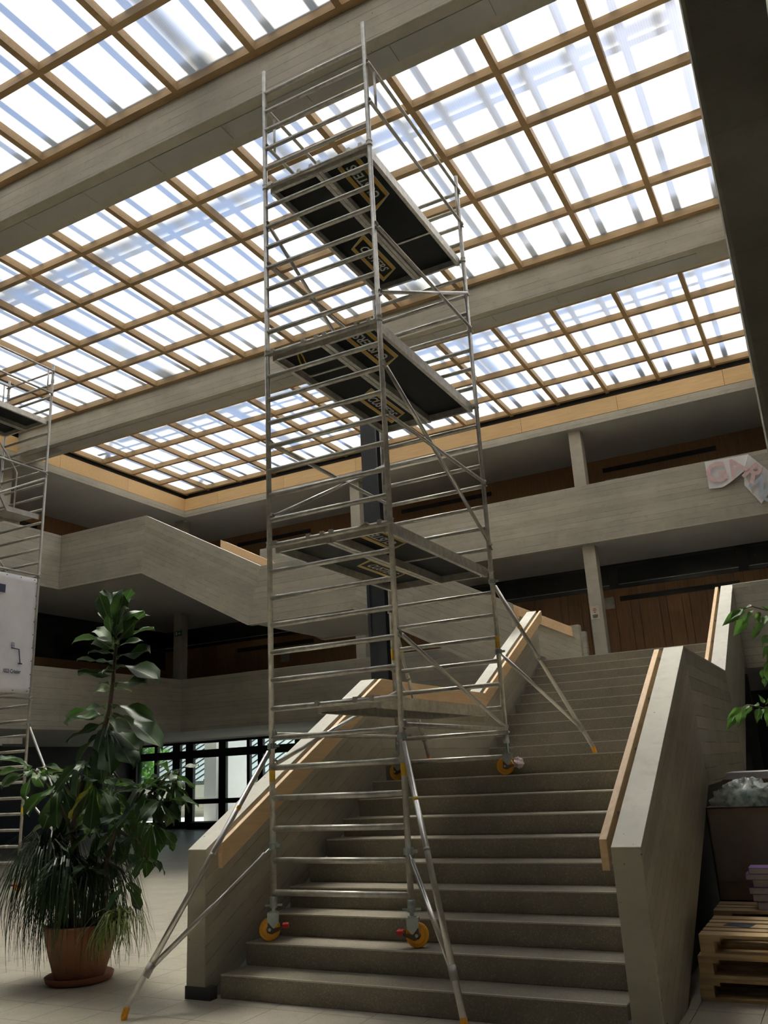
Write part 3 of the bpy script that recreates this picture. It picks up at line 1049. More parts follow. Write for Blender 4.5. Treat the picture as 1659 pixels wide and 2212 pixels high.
def platform(rt, x0, x1, y0, y1, zr, hatch=None, logo=None, flip=False):
    """deck that hooks over the rungs at height zr: side beams, deck, hooks, lettering"""
    zt = zr + .035
    zb = zr - .075
    fr = MB()
    for xa in (x0, x1 - .035):
        fr.box(xa, xa + .035, y0 + .03, y1 - .03, zb, zt)
        fr.box(xa - .008 if xa > x0 else xa + .035, xa + .035 + (.008 if xa == x0 else 0) if xa == x0 else xa, y0 + .03, y1 - .03, zb, zb + .012)
    fr.box(x0 + .035, x1 - .035, y0 + .03, y0 + .065, zb + .01, zt - .015)
    fr.box(x0 + .035, x1 - .035, y1 - .065, y1 - .03, zb + .01, zt - .015)
    pf = fr.build('platform', 'alu', rt)
    dk = MB()
    if hatch is None:
        dk.box(x0 + .035, x1 - .035, y0 + .065, y1 - .065, zt - .022, zt)
        dk.build('deck', 'deck', pf)
    else:
        ha, hb = hatch
        if ha - (y0 + .065) > .05:
            MB().box(x0 + .035, x1 - .035, y0 + .065, ha - .012, zt - .022, zt).build('deck', 'deck', pf)
        if y1 - .065 - hb > .05:
            MB().box(x0 + .035, x1 - .035, hb + .012, y1 - .065, zt - .022, zt).build('deck', 'deck', pf)
        h = MB().box(x0 + .045, x1 - .045, ha, hb, zt - .022, zt).build('hatch', 'deck', pf)
        line = ha if ha > y0 + .3 else hb
        MB().box(x0 + .035, x1 - .035, line - .014, line + .012, zt - .034, zt - .020).build('hatch_edge', 'alu', pf)
    for yy_, s in ((y0, 1), (y1, -1)):
        for xa in (x0 + .03, (x0 + x1) / 2 + .1, x1 - .06):
            hk = MB()
            pts = [(xa, yy_ + s * .045, zr + .01), (xa, yy_ + s * .028, zr + .028), (xa, yy_, zr + .034), (xa, yy_ - s * .03, zr + .018), (xa, yy_ - s * .034, zr - .012)]
            for a, b in zip(pts[:-1], pts[1:]):
                hk.box(xa - .02, xa + .02, min(a[1], b[1]) - .003, max(a[1], b[1]) + .003, min(a[2], b[2]) - .003, max(a[2], b[2]) + .003)
            hk.build('hook', 'alu', pf)
    if logo:
        yc = logo
        xc = (x0 + x1) / 2
        zl = zt - .0245
        ang = math.radians(90) if not flip else math.radians(-90)
        # seen from below: mirror so that the writing reads properly
        mt = Matrix.Translation((xc, yc, zl)) @ Matrix.Rotation(ang, 4, 'Z') @ Matrix.Rotation(math.pi, 4, 'X')

        def lp(name, me):
            o = put(name, me, pf)
            o.matrix_basis = mt
            ORIG[o.name] = mt
        L, H = .35, .125

        def para(l, h, z, sk=.14):
            return [(-l - sk * h / .125, h, z), (l - sk * h / .125 * .2, h, z), (l + sk * h / .125, -h, z), (-l + sk * h / .125 * .2, -h, z)]
        b_ = MB()
        b_.add(para(L + .02, H + .02, .0), [(0, 1, 2, 3)])
        lp('logo_border', b_.mesh('logo_border', 'logo_white'))
        lp('logo_band', MB().add(para(L + .012, H + .012, .001), [(0, 1, 2, 3)]).mesh('logo_band', 'logo_yellow'))
        lp('logo_field', MB().add(para(L + .01, H - .035, .002, .11), [(0, 1, 2, 3)]).mesh('logo_field', 'deck'))
        tm = text_mesh('CUSTERS', .165, 'logo_white', 'CENTER', .0008, .003)
        for v in tm.vertices:
            v.co.x *= .92
            v.co.z += .004
        lp('lettering', tm)
    return pf


def stabiliser(rt, clamp_hi, clamp_lo, foot):
    a, b, f = Vector(clamp_hi), Vector(clamp_lo), Vector(foot)
    d = (f - a).normalized()
    m = MB().tube(a + d * .06, f + Vector((0, 0, .05)) - d * .02, .0245, 12).build('stabiliser', 'alu_bright', rt, True)
    j = f - d * .33 + Vector((0, 0, .03))
    MB().tube(a + (j - a) * .52, a + (j - a) * .535, .0275, 12).build('sleeve_ring', 'alu_dull', m, True)
    MB().tube(a + (j - a) * .30, a + (j - a) * .315, .0262, 12).build('tape_ring', 'yellow_tape', m, True)
    s = MB().tube(b + (j - b).normalized() * .1, j, .021, 12)
    sl = MB().tube(j - d * .05, j + d * .05, .032, 12)
    s.build('strut', 'alu_bright', m, True)
    sl.build('slider', 'alu_dull', m, True)
    ft = MB().tube(f + Vector((0, 0, .05)) - d * .035, f + Vector((0, 0, .02)), .0262, 12)
    ft.tube(f, f + Vector((0, 0, .024)), .022, 12, .027)
    ft.build('rubber_foot', 'yellow', m)
    for c, e in ((a, d), (b, (j - b).normalized())):
        cl = clamp(MB(), c)
        cl.tube(c, c + e * .12, .012, 8)
        cl.build('clamp', 'zinc', m)
    return m


def tower(rt, xl, xr, yn, yf, z0, dz, near, far, ztop_n, ztop_f, base_n, base_f, alu='alu'):
    rungs = {}
    for (x, y, zb, zt) in ((xl, yn, base_n, ztop_n), (xr, yn, base_n, ztop_n), (xl, yf, base_f, ztop_f), (xr, yf, base_f, ztop_f)):
        p = MB().tube((x, y, zb), (x, y, zt), POST_R, 14).build('post', alu, rt, True)
        for zc in [base_n + 1.15 + 2.08 * k for k in range(5)]:
            if zb + .3 < zc < zt - .2:
                collar((x, y, zc)).build('joint_collar', alu, p)
        MB().tube((x, y, zb - .02), (x, y, zb + .07), POST_R + .006, 12).build('foot_sleeve', 'zinc', p, True)
        MB().tube((x, y, zb + 1.02), (x, y, zb + 1.16), POST_R + .0008, 12).build('tape', 'yellow_tape', p, True)
    rm = MB().tube((0, 0, 0), (xr - xl, 0, 0), RUNG_R, 12).mesh('rung', alu, True)
    for idx, y in ((near, yn), (far, yf)):
        for i in idx:
            put('rung', rm, rt, (xl, y, z0 + dz * i))


def brace(rt, x, ya, za, yb, zb, mat='alu', r=.0205):
    a, b = Vector((x, ya, za)), Vector((x, yb, zb))
    d = (b - a).normalized()
    o = MB().tube(a + d * .04, b - d * .04, r, 12).build('brace', mat, rt, True)
    hook(a, d).build('claw', 'alu_dull', o, True)
    hook(b, -d).build('claw', 'alu_dull', o, True)
    return o


def guard(rt, x, ya, yb, z_lo, z_hi):
    o = MB().tube((x, ya, z_hi), (x, yb, z_hi), .0205, 12)
    g = o.build('guard_rail', 'alu', rt, True)
    MB().tube((x, ya, z_lo), (x, yb, z_lo), .0205, 12).build('lower_tube', 'alu', g, True)
    for y in (ya + .14, yb - .14):
        MB().tube((x, y, z_lo), (x, y, z_hi), .015, 10).build('upright', 'alu', g, True)
    for y in (ya, yb):
        for z in (z_lo, z_hi):
            hook((x, y, z), (0, 1 if y == ya else -1, 0)).build('claw', 'alu_dull', g, True)


TXL, TXR, TYN, TYF = -4.663, -3.325, 6.55, 9.07
DZ, Z0 = 0.26, 0.73
Z = lambda i: Z0 + DZ * i
ZN, ZF = 2 * R_, 9 * R_
tw = root('scaffold_tower', (-4.0, 7.8, ZN), 'tall aluminium scaffold tower on yellow wheels standing on the staircase', 'scaffold')
tower(tw, TXL, TXR, TYN, TYF, Z0, DZ, range(0, 34), range(4, 33), 9.63, 9.32, .63, 1.93)
caster(tw, TXL, TYN, ZN, math.radians(212), .70)
caster(tw, TXR, TYN, ZN, math.radians(18), .70)
caster(tw, TXL, TYF, ZF, math.radians(170), 2.0)
cw = caster(tw, TXR, TYF, ZF, math.radians(190), 2.0)
platform(tw, -4.18, -3.53, TYN, TYF, Z(6))
platform(tw, -4.615, -3.985, TYN, TYF, Z(12), logo=8.22)
platform(tw, -3.975, -3.365, TYN, TYF, Z(12), hatch=(8.05, 9.0), logo=6.98, flip=True)
platform(tw, -4.615, -3.985, TYN, TYF, Z(20), hatch=(6.62, 7.24), logo=8.42)
platform(tw, -3.975, -3.365, TYN, TYF, Z(20), logo=7.02, flip=True)
platform(tw, -4.615, -3.985, TYN, TYF, Z(28), logo=8.42)
platform(tw, -3.975, -3.365, TYN, TYF, Z(28), hatch=(8.30, 9.0), logo=7.05, flip=True)
for x, lst in ((TXR + .03, [(24, 24), (21, 26), (16, 16), (18, 13), (8, 5), (5, 5)]), (TXL + .03, [(24, 24), (26, 21), (16, 16), (13, 18), (4, 7), (5, 5)])):
    for a, b in lst:
        brace(tw, x, TYN, Z(a) + .03, TYF, Z(b) + .03, 'alu_bright' if a != b else 'alu')
guard(tw, TXR + .035, TYN, TYF, Z(30) + .02, Z(32) + .02)
guard(tw, TXL + .035, TYN, TYF, Z(30) + .02, Z(32) + .02)
stabiliser(tw, (TXL, TYN, 1.96), (TXL, TYN, 1.11), (-5.21, 5.37, 0))
stabiliser(tw, (TXR, TYN, 1.97), (TXR, TYN, 1.06), (-2.62, 5.85, 0))
stabiliser(tw, (TXR, TYF, 3.72), (TXR, TYF, 2.91), (-2.66, 10.2, 1.755))
stabiliser(tw, (TXL, TYF, 3.55), (TXL, TYF, 2.85), (-4.78, 10.15, 1.755))
# yellow strap hanging from a hatch
MB().path([(-4.35, 6.64, 5.90), (-4.34, 6.66, 5.83), (-4.33, 6.70, 5.76), (-4.30, 6.72, 5.74), (-4.28, 6.70, 5.78), (-4.29, 6.66, 5.85), (-4.31, 6.63, 5.90)], .008, 6).build('hatch_strap', 'yellow_tape', tw, True)
# crumpled plastic wrapped round one brake
bagm = MB()
bc = Vector((TXR + .12, TYF - .01, ZF + .12))
n1, n2 = 9, 7
vs = []
for i in range(n2 + 1):
    th = math.pi * i / n2
    for j in range(n1):
        ph = 2 * math.pi * j / n1
        k = .055 * random.uniform(.65, 1.25)
        vs.append(bc + Vector((math.sin(th) * math.cos(ph) * k * 1.1, math.sin(th) * math.sin(ph) * k, math.cos(th) * k)))
fs = [(i * n1 + j, (i + 1) * n1 + j, (i + 1) * n1 + (j + 1) % n1, i * n1 + (j + 1) % n1) for i in range(n2) for j in range(n1)]
bagm.add(vs, fs)
bag_mat = pbr('crumpled_pink_plastic', (0.62, 0.50, 0.54), 0.3, var=.3, scale=30)
tag(bagm.build('plastic_wrap', bag_mat), 'crumpled pinkish plastic wrapped around a yellow scaffold wheel', 'plastic wrap')
# pole clamp rope knots are left out: claws stand for them

# ---- second tower in the lobby
T2R, T2L, T2N, T2F = -13.2, -14.54, 8.43, 10.93
D2 = 0.2704
t2 = root('scaffold_tower', (-13.9, 9.7, 0), 'aluminium scaffold stair tower with a white banner standing beside the potted fig', 'scaffold')
tower(t2, T2L, T2R, T2N, T2F, .46, D2, range(0, 36), range(0, 35), 10.1, 10.1, .26, .26, 'alu_dull')
for x, y, a in ((T2L, T2N, 40), (T2R, T2N, 80), (T2L, T2F, 100), (T2R, T2F, 95)):
    caster(t2, x, y, 0, math.radians(a), .33)
platform(t2, T2L + .05, T2L + .66, T2N, T2F, .46 + D2 * 31)
platform(t2, T2R - .66, T2R - .05, T2N, T2F, .46 + D2 * 31)
guard(t2, T2R + .03, T2N, T2F, 9.44, 9.95)
guard(t2, T2L + .03, T2N, T2F, 9.44, 9.95)
for y in (T2N, T2F):
    MB().tube((T2L, y - .05, 9.9), (T2R, y - .05, 9.9), .02, 10).build('end_rail', 'alu_dull', t2, True)
for z in (7.70, 5.60, 3.28):
    brace(t2, T2R + .03, T2N, z, T2F, z, 'alu_bright')
    brace(t2, T2L + .03, T2N, z, T2F, z, 'alu_dull')
brace(t2, T2R + .0, T2N, 6.2, T2F, 7.6)
# three flights of scaffold stairs inside the tower
for zl in (2.58, 4.70, 6.84):
    fl_ = MB()
    xs0, xs1 = T2R - .62, T2R - .08
    for xa in (xs0, xs1):
        fl_.prism([(T2F - .05, zl), (T2F - .75, zl), (T2N + .3, zl + 2.12), (T2N + .05, zl + 2.12), (T2N + .05, zl + 2.02), (T2N + .27, zl + 2.02), (T2F - .78, zl - .1), (T2F - .05, zl - .1)], 'x', xa - .018, xa + .018)
    sf = fl_.build('stair_flight', 'alu_dull', t2)
    MB().box(xs0, xs1, T2F - .72, T2F - .06, zl - .05, zl - .03).build('landing_plate', 'alu_dull', sf)
    for k in range(8):
        yk = T2F - .85 - k * .18
        MB().box(xs0, xs1, yk - .16, yk, zl + .2 + k * .235 - .02, zl + .2 + k * .235).build('tread', 'alu_dull', sf)
    MB().path([(xs0, T2F - .2, zl + .1), (xs0, T2F - .2, zl + .95), (xs0, T2F - .35, zl + 1.15), (xs0, T2N + .5, zl + 2.95), (xs0, T2N + .3, zl + 2.9), (xs0, T2N + .3, zl + 2.1)], .018, 8).build('stair_handrail', 'alu', sf, True)
MB().box(T2R - .642, T2R - .598, 9.55, 9.75, 7.02 + .62, 7.02 + .86).build('orange_mark', 'orange', t2)
stabiliser(t2, (T2R, T2F, 2.82), (T2R, T2F, 1.62), (-12.3, 11.7, 0))
stabiliser(t2, (T2L, T2F, 2.82), (T2L, T2F, 1.62), (-15.3, 12.0, 0))
stabiliser(t2, (T2R, T2N, 2.82), (T2R, T2N, 1.62), (-12.4, 7.7, 0))

# banner tied to that tower
bx = T2R + .065
ban = MB()
ny, nz = 24, 22
b0, b1, bz0, bz1 = 8.50, 10.845, 3.36, 5.52
for j in range(nz + 1):
    for i in range(ny + 1):
        y, z = b0 + (b1 - b0) * i / ny, bz0 + (bz1 - bz0) * j / nz
        ban.v.append((bx + .012 * math.sin(i * 1.3 + j * .7) * math.sin(j * .55 + 1) + random.uniform(-.006, .006), y, z))
for j in range(nz):
    for i in range(ny):
        a = j * (ny + 1) + i
        ban.f.append((a, a + 1, a + ny + 2, a + ny + 1))
bo = root('banner', (bx, 9.7, bz0), 'white tarpaulin banner with navy printing tied to the scaffold stair tower', 'banner')
sheet = ban.build('banner_sheet', 'banner', bo, True)
md = sheet.modifiers.new('thick', 'SOLIDIFY')
md.thickness = .003
face = basis((0, 1, 0), (0, 0, 1), (1, 0, 0))
adr = text_mesh('1023 Crissier', .098, 'navy', 'RIGHT', .001, .0022)
for v in adr.vertices:
    v.co.x *= .72
put('lettering', adr, bo, (bx + .028, 10.60, 3.735), face)
MB().box(bx + .026, bx + .029, 9.2, 10.14, 5.14, 5.29).build('printed_bar', 'navy', bo)
lf = MB()


def stroke(p, q, wd):
    p, q = Vector((p[0], p[1])), Vector((q[0], q[1]))
    d = (q - p).normalized()
    nrm = Vector((-d.y, d.x)) * wd / 2
    pl = [p - nrm, q - nrm, q + nrm, p + nrm]
    lf.prism([(v.x, v.y) for v in pl], 'x', bx + .026, bx + .029)


stroke((10.53, 3.885), (10.62, 3.885), .025)
stroke((10.575, 3.89), (10.53, 4.14), .022)
stroke((10.54, 4.14), (10.36, 4.155), .018)
stroke((10.36, 4.16), (10.36, 4.25), .006)
stroke((10.42, 4.16), (10.42, 4.25), .006)
stroke((10.36, 4.25), (10.42, 4.25), .006)
stroke((10.39, 4.16), (10.39, 4.25), .006)
stroke((10.36, 4.20), (10.42, 4.20), .006)
lf.build('printed_lift', 'navy', bo)
for k in range(9):
    z = bz0 + .1 + k * .245
    MB().tube((bx + .024, b1 - .03, z), (bx + .03, b1 - .03, z), .010, 8).build('eyelet', 'navy', bo)
for k in range(8):
    for z in (bz0 + .04, bz1 - .04):
        MB().tube((bx + .024, b0 + .1 + k * .31, z), (bx + .03, b0 + .1 + k * .31, z), .010, 8).build('eyelet', 'navy', bo)

# ================================================================== POTTED PLANTS
PX, PY = -6.60, 6.22
pot = root('plant_pot', (PX, PY, 0), 'large terracotta pot standing on a round saucer beside the stair wall', 'plant pot')
MB().lathe([(0, .0), (.26, .0), (.292, .02), (.305, .06), (.297, .065), (.28, .03), (0, .028)], (PX, PY, 0), 36).build('saucer', 'terracotta', pot, True)
MB().lathe([(0, .03), (.215, .03), (.225, .06), (.27, .2), (.305, .33), (.317, .42), (.325, .46), (.322, .485), (.30, .485), (.29, .44), (.0, .44)], (PX, PY, 0), 40).build('pot_body', 'terracotta', pot, True)
MB().lathe([(0, .445), (.285, .443)], (PX, PY, 0), 24).build('soil_surface', 'soil', pot)


def leaf_mesh(name, mat, prof, droop, fold, wav=0.0, nu=8, nv=2):
    """leaf of unit length along +x; prof(t) half-width; droop bends the tip down"""
    mb = MB()
    for i in range(nu + 1):
        t = i / nu
        hw = prof(t)
        for j in range(-nv, nv + 1):
            s = j / nv
            zc = -droop * t * t + fold * abs(s) * hw - (.0 if j == 0 else 0) + wav * math.sin(9 * t + 2 * s) * abs(s) * .06
            mb.v.append((t, s * hw, zc))
    w_ = 2 * nv + 1
    for i in range(nu):
        for j in range(2 * nv):
            a = i * w_ + j
            mb.f.append((a, a + w_, a + w_ + 1, a + 1))
    return mb.mesh(name, mat, True)


def fig_prof(t):
    return max(.004, .33 * (t ** .55) * (.55 + .45 * t) * (1 - max(0, (t - .60) / .40) ** 3.2) ** .5)


LEAF = [leaf_mesh('leaf', m_, fig_prof, d, f, 1.0) for m_, d, f in (('fig', .12, .25), ('fig', .28, .35), ('fig', .05, .15), ('fig', .42, .3))]
LEAF_PALE = [leaf_mesh('leaf', 'fig_back', fig_prof, .15, .25, 1.0)]
LEAF_YEL = [leaf_mesh('leaf', 'fig_yellow', fig_prof, .15, .25, 1.0)]


def place_leaf(parent, p, q, up_=(0, 0, 1), meshes=None, kw=1.0, roll=0.0):
    p, q = Vector(p), Vector(q)
    d = q - p
    L = d.length
    xa = d.normalized()
    u = Vector(up_)
    if abs(xa.dot(u)) > .97:
        u = Vector((.3, -1, .2))
    ya = u.cross(xa).normalized()
    za = xa.cross(ya)
    m = basis(xa, ya, za)
    if roll:
        m = m @ Matrix.Rotation(roll, 3, 'X')
    me = random.choice(meshes or LEAF)
    return put('leaf', me, parent, p, m, (L, L * kw, L))


fig = root('fiddle_leaf_fig', (PX, PY, .45), 'tall fiddle-leaf fig with broad dark leaves growing in the terracotta pot', 'plant')


def P_(u, v, dy=0.0):
    return at_y(u, v, 6.3 + dy)


trunk1 = [P_(190, 2005), P_(172, 1900), P_(158, 1800), P_(168, 1720), P_(200, 1640), P_(222, 1585), P_(236, 1535), P_(243, 1480), P_(250, 1400), P_(249, 1340), P_(243, 1300)]
MB().path(trunk1, .038, 10, .012).build('trunk', 'bark', fig, True)
trunk2 = [P_(215, 2005), P_(228, 1930), P_(231, 1860), P_(250, 1790), P_(290, 1740), P_(312, 1706)]
MB().path(trunk2, .034, 10, .014).build('trunk', 'bark', fig, True)
for pts in ([(158, 1800), (130, 1740), (95, 1690), (72, 1662)], [(231, 1860), (205, 1880), (188, 1872)], [(250, 1790), (300, 1820), (318, 1850)], [(168, 1720), (150, 1700), (140, 1680)], [(290, 1740), (340, 1700), (368, 1668)], [(231, 1860), (262, 1880), (272, 1905)], [(200, 1640), (240, 1660), (262, 1690)]):
    MB().path([P_(*p, dy=-.05 * i) for i, p in enumerate(pts)], .018, 8, .008).build('branch', 'bark', fig, True)
# leaves of the upper stem, read off one by one: base px, tip px, depth of the tip
UP = [(246, 1345, 228, 1268, .05), (247, 1335, 258, 1266, .1), (249, 1340, 283, 1270, -.05), (247, 1372, 213, 1283, -.1), (249, 1370, 255, 1292, -.18), (250, 1375, 312, 1318, -.12),
      (249, 1385, 330, 1346, .05), (246, 1392, 177, 1352, -.08), (247, 1398, 205, 1346, .12), (246, 1412, 190, 1402, -.05), (248, 1420, 318, 1402, -.1), (246, 1432, 167, 1421, -.1),
      (247, 1440, 334, 1436, -.06), (243, 1462, 167, 1448, -.14), (247, 1450, 215, 1438, -.28), (246, 1480, 310, 1464, -.1), (243, 1484, 218, 1464, -.2), (243, 1490, 202, 1486, .05), (240, 1492, 282, 1480, .2),
      (241, 1526, 312, 1519, -.1), (230, 1528, 144, 1526, -.06), (240, 1546, 341, 1549, -.12), (229, 1548, 142, 1546, .05), (235, 1552, 275, 1565, -.16),
      (228, 1562, 137, 1595, -.1), (229, 1566, 205, 1610, -.22), (236, 1566, 300, 1618, -.08), (234, 1572, 290, 1650, -.15), (228, 1575, 150, 1632, -.12), (232, 1580, 235, 1660, -.25), (224, 1585, 205, 1665, -.3), (238, 1575, 268, 1600, .15)]
for k, (u0, v0, u1, v1, dy) in enumerate(UP):
    place_leaf(fig, P_(u0, v0), P_(u1, v1, dy), (random.uniform(-.3, .3), random.uniform(-.7, -.1), 1), LEAF_PALE if k in (8, 17, 23) else LEAF, random.uniform(.62, .85), random.uniform(-.4, .4))


for u0, v0, u1, v1, dy in [(246, 1340, 240, 1275, -.12), (248, 1345, 268, 1285, .12), (247, 1360, 222, 1300, .1), (249, 1362, 290, 1305, .1), (248, 1380, 262, 1312, -.22), (247, 1390, 228, 1330, -.2), (250, 1392, 290, 1340, -.2), (249, 1400, 300, 1372, .1), (247, 1405, 200, 1372, .1)]:
    place_leaf(fig, P_(u0, v0), P_(u1, v1, dy), (random.uniform(-.3, .3), -1, .4), LEAF, random.uniform(.7, .9), random.uniform(-.3, .3))


def rosette(u, v, dy, n, lpx, droop=(.3, 1.0), meshes=None, spread=1.0):
    c = P_(u, v, dy)
    for i in range(n):
        a = 2 * math.pi * i / n + random.uniform(-.3, .3)
        el = random.uniform(*droop)
        L = lpx / F_PX * 7.6 * random.uniform(.75, 1.15)
        d = Vector((math.cos(a) * math.cos(el) * spread, math.sin(a) * math.cos(el), -math.sin(el)))
        place_leaf(fig, c + d * .03, c + d * L, (0, 0, 1), meshes, random.uniform(.65, .9), random.uniform(-.6, .6))


rosette(72, 1662, -.05, 8, 82, (-.9, .25))
rosette(78, 1668, -.05, 7, 80, (-.05, .6), LEAF + LEAF_PALE)
rosette(130, 1690, -.15, 8, 110, (.3, 1.3))
rosette(185, 1640, -.1, 9, 100, (.0, 1.1))
rosette(205, 1690, -.1, 6, 95, (.5, 1.3), LEAF + LEAF_YEL)
rosette(240, 1700, .15, 8, 95, (-.3, 1.0))
rosette(310, 1700, -.1, 9, 85, (-.8, .5))
rosette(316, 1712, -.1, 8, 95, (.3, 1.2))
rosette(368, 1668, .05, 9, 70, (-.9, .7))
rosette(372, 1690, .05, 8, 80, (.2, 1.2))
rosette(330, 1775, .05, 8, 85, (.2, 1.2))
rosette(270, 1760, .0, 8, 95, (-.1, 1.2))
rosette(205, 1790, .1, 7, 85, (-.1, 1.1))
rosette(188, 1872, -.22, 7, 62, (-.5, .5))
rosette(318, 1850, -.05, 6, 60, (-.2, .7))
rosette(268, 1905, -.1, 4, 70, (.0, .9))
rosette(120, 1760, .05, 6, 80, (.0, 1.1))
rosette(160, 1730, .2, 9, 100, (.0, 1.2))
rosette(225, 1740, .25, 9, 100, (-.2, 1.2))
rosette(300, 1790, .25, 9, 95, (-.2, 1.2))
rosette(250, 1840, .2, 7, 80, (.0, 1.2))
rosette(180, 1680, .25, 8, 90, (-.4, 1.0))
rosette(345, 1730, -.15, 7, 75, (-.2, 1.1))
rosette(110, 1810, .1, 6, 70, (.0, 1.2))


def strap_leaves(mb, c, n, length, width, out, rise, azr=(0, 2 * math.pi), seg=9):
    for _ in range(n):
        a = random.uniform(*azr)
        L = length * random.uniform(.55, 1.15)
        o = out * random.uniform(.4, 1.25)
        h = rise * random.uniform(.3, 1.3)
        dirv = Vector((math.cos(a), math.sin(a), 0))
        side = Vector((-dirv.y, dirv.x, 0))
        pts = []
        for i in range(seg + 1):
            t = i / seg
            r = o * (1 - (1 - t) ** 2.2)
            z = h * math.sin(math.pi * min(1, t * 1.6)) * (1 - t) - L * t ** 1.7
            pts.append(Vector(c) + dirv * (r + .03 * math.sin(5 * t + a)) + Vector((0, 0, max(z, .12 - c[2]))) + side * (.04 * math.sin(3 * t + 7 * a)))
        o0 = len(mb.v)
        for i, p in enumerate(pts):
            wd = width * (1 - .85 * (i / seg) ** 1.5)
            mb.v += [tuple(p - side * wd), tuple(p + side * wd)]
        for i in range(seg):
            mb.f.append((o0 + 2 * i, o0 + 2 * i + 1, o0 + 2 * i + 3, o0 + 2 * i + 2))


pp = root('ponytail_palm', (PX - .15, PY - .05, .45), 'ponytail palm with long thin drooping leaves hanging over the terracotta pot', 'plant')
h1, h2, h3 = P_(97, 1872, -.1), P_(140, 1900, -.2), P_(205, 1905, .12)
for h in (h1, h2, h3):
    MB().path([(PX + (h.x - PX) * .35, PY + (h.y - PY) * .4, .44), ((PX + h.x * 2) / 3, (PY + h.y * 2) / 3, .44 + (h.z - .44) * .55), tuple(h)], .035, 8, .02).build('stem', 'bark', pp, True)
sl = MB()
strap_leaves(sl, h1, 210, .72, .0068, .50, .42)
strap_leaves(sl, h2, 230, .66, .0068, .42, .30)
strap_leaves(sl, h3, 240, .64, .0068, .52, .34)
tag(sl.build('strap_leaves', 'palm', pp), kind='stuff')
sp = root('spider_plant', (PX + .25, PY - .15, .45), 'pale striped spider plant spilling over the rim of the terracotta pot', 'plant')
s2 = MB()
sc_ = P_(258, 1985, -.2)
strap_leaves(s2, sc_, 80, .30, .007, .30, .14)
strap_leaves(s2, P_(240, 1990, -.28), 40, .32, .007, .16, .06)
tag(s2.build('strap_leaves', 'spider', sp), kind='stuff')
MB().tube((PX + .2, PY - .1, .42), tuple(sc_), .03, 8).build('stem', 'bark', sp)

# ---- leafy branches reaching in beside the right-hand edge
tr = root('indoor_tree', (.95, 4.3, 0), 'leafy green indoor tree whose branches hang in front of the concrete stair wall', 'tree')
MB().path([(.95, 4.3, .4), (.93, 4.28, 1.2), (.9, 4.3, 2.0), (.85, 4.32, 2.7)], .035, 8, .015).build('trunk', 'bark', tr, True)
MB().lathe([(0, 0), (.17, 0), (.24, .42), (.225, .42), (.2, .36), (0, .36)], (.95, 4.3, 0), 24).build('pot_body', 'terracotta', tr, True)


def tl_prof(t):
    return max(.003, .27 * math.sin(math.pi * t ** .8) ** .9 * (1.1 - .55 * t))


TL = [leaf_mesh('leaf', 'tree_leaf', tl_prof, d, .35, .8) for d in (.15, .35, .05)]


def Q_(u, v, y=4.2):
    return at_y(u, v, y)


br1 = [Vector((.88, 4.3, 2.35)), Q_(1745, 1330), Q_(1690, 1312), Q_(1655, 1318), Q_(1625, 1310), Q_(1600, 1318)]
br2 = [Vector((.9, 4.3, 1.9)), Q_(1740, 1500), Q_(1690, 1520), Q_(1650, 1530), Q_(1615, 1522), Q_(1590, 1535)]
br3 = [Q_(1690, 1312), Q_(1680, 1360), Q_(1668, 1400), Q_(1655, 1440)]
for b_ in (br1, br2, br3):
    MB().path(b_, .006, 6, .002).build('branch', 'bark', tr, True)
TLV = [(1606, 1315, 1572, 1342), (1600, 1318, 1560, 1352), (1612, 1312, 1584, 1338), (1625, 1311, 1602, 1308), (1628, 1318, 1608, 1342), (1642, 1322, 1630, 1342), (1640, 1330, 1640, 1350), (1618, 1328, 1600, 1352), (1612, 1335, 1585, 1374),
       (1655, 1330, 1648, 1352), (1650, 1345, 1622, 1370), (1640, 1352, 1624, 1382), (1668, 1320, 1646, 1310), (1660, 1372, 1636, 1398), (1668, 1382, 1646, 1392), (1662, 1395, 1645, 1418), (1672, 1402, 1652, 1425), (1660, 1430, 1648, 1452),
       (1650, 1445, 1640, 1474), (1662, 1440, 1656, 1484), (1655, 1465, 1646, 1488), (1672, 1465, 1664, 1500), (1600, 1527, 1572, 1552), (1596, 1532, 1568, 1578), (1590, 1538, 1580, 1560), (1606, 1527, 1592, 1574), (1612, 1526, 1598, 1545), (1618, 1524, 1606, 1532),
       (1624, 1526, 1609, 1545), (1640, 1530, 1635, 1562), (1650, 1530, 1642, 1552), (1655, 1525, 1664, 1562), (1662, 1535, 1655, 1570), (1640, 1524, 1625, 1518), (1652, 1518, 1640, 1504), (1670, 1505, 1655, 1520), (1668, 1545, 1660, 1580), (1675, 1525, 1668, 1555)]
for (u0, v0, u1, v1) in TLV:
    y = 4.2 + random.uniform(-.12, .12)
    place_leaf(tr, Q_(u0, v0, y), Q_(u1, v1, y + random.uniform(-.04, .04)), (random.uniform(-.4, .4), -1, random.uniform(.1, .6)), TL, random.uniform(.75, 1.0), random.uniform(-.5, .5))
for _ in range(110):
    c = Vector((random.uniform(.35, 1.5), random.uniform(3.9, 4.9), random.uniform(1.7, 3.1)))
    d = Vector((random.uniform(-1, 1), random.uniform(-1, 1), random.uniform(-1.2, -.1))).normalized() * random.uniform(.07, .12)
    place_leaf(tr, c, c + d, (0, 0, 1), TL, 1.0)

# ================================================================== PALLETS, BOXES, BOOKS
deckb = MB().box(0, 1.2, 0, .1, 0, .022).mesh('deck_board', 'pallet')
deckw = MB().box(0, 1.2, 0, .145, 0, .022).mesh('deck_board', 'pallet')
strb = MB().box(0, .145, 0, .8, 0, .022).mesh('stringer_board', 'pallet')
blk = MB().box(0, .1, 0, .145, 0, .078).mesh('block', 'pallet')


